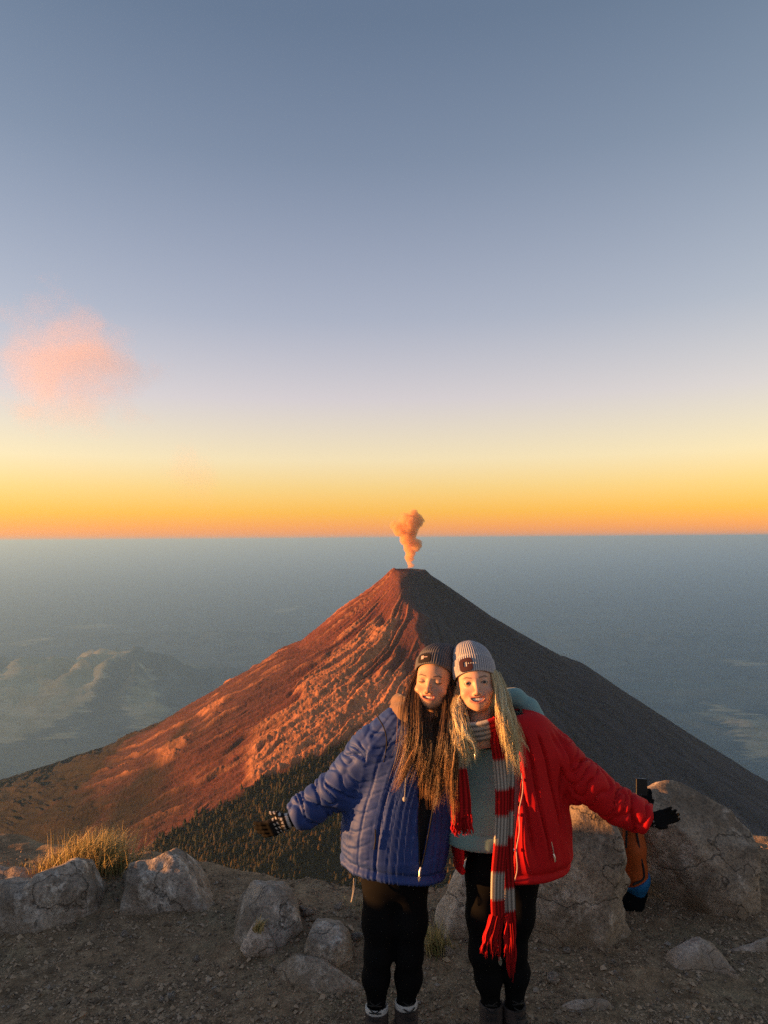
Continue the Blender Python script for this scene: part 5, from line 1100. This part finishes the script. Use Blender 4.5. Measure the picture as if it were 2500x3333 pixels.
    # --- leggings
    L1 = W([(1574, 2860, B + .01), (1573, 2980, B), (1572, 3100, B - .02), (1590, 3180, B), (1598, 3262, B + .02)]); r1 = [0.080, 0.070, 0.0555, 0.054, 0.0396]
    L2 = W([(1690, 2860, B + .01), (1682, 2980, B + .01), (1672, 3090, B), (1680, 3165, B + .02), (1674, 3270, B + .03)]); r2 = [0.0883, 0.0718, 0.0515, 0.0534, 0.0386]
    def fl(X, Y, Z):
        d = smin(chain_sd(X, Y, Z, L1, r1, .04), chain_sd(X, Y, Z, L2, r2, .04), .015); d = smin(d, sd_ell(X, Y, Z, ((L1[0] + L2[0]) / 2 + (0, .02, .05)), (.150, .125, .13)), .04)
        return smax(d, P(1600, 3285, B)[2] - Z, .004) + .0025 * noise3(X / .05, Y / .05, Z / .03, 8)
    V, F = snet(fl, (L1[:, 0].min() - .13, B - .2, L1[-1][2] - .05), (L2[:, 0].max() + .13, B + .22, L1[0][2] + .18), .009); part('leggings', V, F, M_BLACK, root)
    for Lg, k in ((L1, -.1), (L2, .3)): c = Lg[-1]; boot(root, (c[0], c[1], c[2] - .06), (k, -1))
    wr = A[-1] + (A[-1] - A[-2]) / np.linalg.norm(A[-1] - A[-2]) * .012
    def gcol(a, b, c):
        st = (np.sin(a * 60) > .4) & (np.sin(b * 55 + a * 20) > .3) & (a < .20); return np.where(st[:, None], np.array([[.30, .29, .27]]), np.full((len(a), 3), .008))
    hand('glove', root, wr, (.90, -.10, .20), (.30, -.45, -.80), (.1, -.75, .6), .128, M_KNIT, .85, .06, .35, gcol)
    cols = [np.array(c) for c in ((.62, .47, .25), (.76, .61, .36), (.86, .72, .47), (.46, .32, .16), (.68, .53, .30))]
    G = [(W([(1518, 2195, 3.18), (1497, 2245, 3.16), (1488, 2305, 3.10), (1506, 2370, 3.045), (1522, 2440, 3.045), (1540, 2500, 3.055)]), .005, .012, 120), (W([(1516, 2200, 3.19), (1493, 2255, 3.17), (1486, 2335, 3.085), (1498, 2410, 3.035), (1512, 2470, 3.04), (1505, 2510, 3.05)]), .005, .011, 120), (W([(1518, 2200, 3.18), (1497, 2255, 3.16), (1492, 2325, 3.09), (1518, 2390, 3.04), (1545, 2440, 3.04), (1553, 2470, 3.05)]), .004, .010, 60),
         (W([(1606, 2190, 3.17), (1624, 2235, 3.12), (1632, 2285, 3.07), (1642, 2350, 3.025), (1660, 2430, 3.03), (1672, 2520, 3.045)]), .008, .013, 190), (W([(1608, 2190, 3.19), (1632, 2240, 3.14), (1648, 2305, 3.07), (1662, 2370, 3.035), (1680, 2440, 3.04), (1690, 2535, 3.055)]), .009, .013, 190), (W([(1602, 2180, 3.15), (1617, 2225, 3.10), (1626, 2270, 3.05), (1634, 2310, 3.03), (1650, 2400, 3.025), (1662, 2480, 3.03)]), .005, .010, 80), (W([(1640, 2240, 3.12), (1668, 2330, 3.07), (1690, 2400, 3.05), (1712, 2450, 3.05)]), .006, .018, 24), (W([(1518, 2190, 3.16), (1497, 2240, 3.16), (1490, 2275, 3.11), (1490, 2330, 3.08)]), .003, .006, 24)]
    V, F, C = strands(G, 22, 15, cols, .00065, .010, 1.6, 2.1, .4); part('hair', V, F, M_HAIR, root, C)
    def fhh(X, Y, Z):
        q = (np.stack([X, Y, Z], -1) - O) @ Rm; d = sd_ell(q[..., 0], q[..., 1], q[..., 2], (0, .045, .01), (.083, .078, .09)); d = smin(d, sd_ell(q[..., 0], q[..., 1], q[..., 2], (.0, .07, -.09), (.08, .045, .11)), .05); return smax(d, -(q[..., 1] + .002), .01)
    V, F = snet(fhh, O + (-.15, -.06, -.26), O + (.15, .2, .12), .008); Nn = vnormals(V, F); V = V + Nn * (.003 * noise3(V[:, 0] / .008, V[:, 1] / .008, V[:, 2] / .06, 6))[:, None]; part('hair', V, F, M_HAIR, root, np.repeat(cols[3][None], len(V), 0))
    v, q = merge([tube(cr(Wd(np.array([(-.078, -.0, -.03), (-.080, -.004, -.046), (-.079, -.002, -.060)])), 6), [.002, .003, .003, .004, .003, .001], 6)]); part('earring', v, q, M_METAL, root)
    return root
# ------------------------------------------------------------------ the person crouching between the boulders
def build_third():
    B = 4.50; root = empty('person', P(2062, 2985, B)); set_org(root)
    tag(root, 'person in an orange and blue jacket crouching between the two big boulders, phone raised', 'person')
    g = lambda px, py, y: P(px, py, y)
    tor = W([(2058, 2670, B), (2062, 2760, B), (2068, 2860, B + .02), (2072, 2940, B + .03)])
    def f(X, Y, Z): return smin(smin(chain_sd(X, Y, Z, tor[:3], [.055, .066, .076], .04), chain_sd(X, Y, Z, W([(2052, 2680, B), (2062, 2670, B - .10), (2080, 2640, B - .16)]), [.045, .038, .034], .03), .02), sd_cap(X, Y, Z, tor[0], tor[0] + (0, .02, .05), .05, .05), .03) + .006 * noise3(X / .05, Y / .05, Z / .1, 2)
    V, F = snet(f, tor.min(0) - (.2, .35, .2), tor.max(0) + (.2, .2, .2), .012); up = V[F].mean(1)[:, 2] > g(2068, 2862, B)[2] - .0
    part('jacket', V, F, M_ORANGE, root)
    def f2(X, Y, Z): return smax(chain_sd(X, Y, Z, tor[1:], [.070, .080, .030], .04), Z - g(2068, 2866, B)[2] - (X - tor[2][0]) * .5, .01) + .005 * noise3(X / .05, Y / .05, Z / .1, 5)
    V, F = snet(f2, tor.min(0) - (.2, .2, .12), tor.max(0) + (.2, .2, .0), .012); part('jacket_skirt', V, F, M_CYAN, root)
    for pts in ([(2070, 2700, B - .062), (2084, 2780, B - .062), (2096, 2855, B - .05), (2060, 2880, B - .082)], [(2040, 2690, B - .06), (2038, 2760, B - .07)]):
        v, q = tube(cr(W(pts), 16), .007, 6); part('trim', v, q, M_DARK, root)
    leg = [W([(2056, 2900, B + .04), (2046, 2945, B - .02), (2052, 2965, B + .02), (2052, 2980, B)]), W([(2076, 2905, B + .05), (2066, 2950, B - .02), (2072, 2965, B + .03), (2072, 2982, B)])]
    def fl(X, Y, Z): return smin(chain_sd(X, Y, Z, leg[0], [.060, .048, .040, .040], .02), chain_sd(X, Y, Z, leg[1], [.058, .048, .040, .040], .02), .01)
    V, F = snet(fl, np.minimum(leg[0].min(0), leg[1].min(0)) - .1, np.maximum(leg[0].max(0), leg[1].max(0)) + .1, .011); part('trousers', V, F, M_BLACK, root)
    for l in leg:
        c = l[-1]; 
        def fb(X, Y, Z): return smax(smin(sd_cap(X, Y, Z, c + (0, .02, .03), c + (0, .01, -.02), .046, .046), sd_cap(X, Y, Z, c + (0, .02, -.02), c + (.02, -.14, -.03), .042, .036), .03), -(Z - c[2] + .075), .005)
        V, F = snet(fb, c - (.12, .22, .12), c + (.12, .12, .1), .009); part('boot', V, F, M_SOLE, root)
    hc = P(2030, 2628, B + .02)
    def fh(X, Y, Z): 
        x, y, z = X - hc[0], Y - hc[1], Z - hc[2]; d = sd_ell(x, y, z, (0, .01, .01), (.070, .09, .085)); d = smin(d, sd_ell(x, y, z, (-.01, -.04, -.05), (.05, .05, .055)), .03); d = smin(d, sd_cap(x, y, z, (-.01, -.08, -.01), (-.012, -.098, -.04), .008, .011), .01); return smin(d, sd_cap(x, y, z, (.0, .02, -.06), (.01, .03, -.16), .048, .05), .03)
    V, F = snet(fh, hc - (.12, .14, .2), hc + (.12, .14, .12), .007); part('body', V, F, M_SKIN, root, np.repeat(np.array([[.40, .22, .14]]), len(V), 0))
    V, F = snet(lambda X, Y, Z: smax(sd_ell(X - hc[0], Y - hc[1], Z - hc[2], (0, .012, .02), (.078, .098, .082)), -(Z - hc[2] - .012 - .25 * (hc[1] - Y)), .01), hc - .13, hc + .13, .009); part('hat', V, F, M_DARK, root)
    # the raised phone and the hand that holds it
    c = P(2088, 2578, B - .16); pr = np.array([.93, .1, -.12]); pr /= np.linalg.norm(pr); upv = np.array([.20, .25, .95]); upv -= pr * (upv @ pr); upv /= np.linalg.norm(upv); nn = np.cross(pr, upv)
    def fp(X, Y, Z):
        x, y, z = ((X - c[0]) * v[0] + (Y - c[1]) * v[1] + (Z - c[2]) * v[2] for v in (pr, nn, upv)); q = [np.abs(x) - .030, np.abs(y) - .0035, np.abs(z) - .070]; return np.sqrt(sum(np.maximum(k, 0) ** 2 for k in q)) + np.minimum(np.maximum(np.maximum(q[0], q[1]), q[2]), 0) - .004
    V, F = snet(fp, c - .1, c + .1, .0025)
    ph = new_obj('phone', npmesh('phone', V - c, F, True), M_PHONE); ph.location = c; tag(ph, 'black phone held up behind the red sleeve', 'phone')
    v, q = tube([ (upv * .074 - pr * .026 - nn * .0), (upv * .075 + pr * .0), (upv * .074 + pr * .026)], .0016, 5); new_obj('bezel', npmesh('bezel', v, q), M_METAL, ph)
    hand('glove', root, c - upv * .10 + nn * .03 * 0 + pr * .01, upv * .9 + pr * .2, pr, -nn, .15, M_BLACK, .9, .1, .7)
PB = build_blue(); PR = build_red(); build_third()
print('script', round(time.time() - T0, 1))
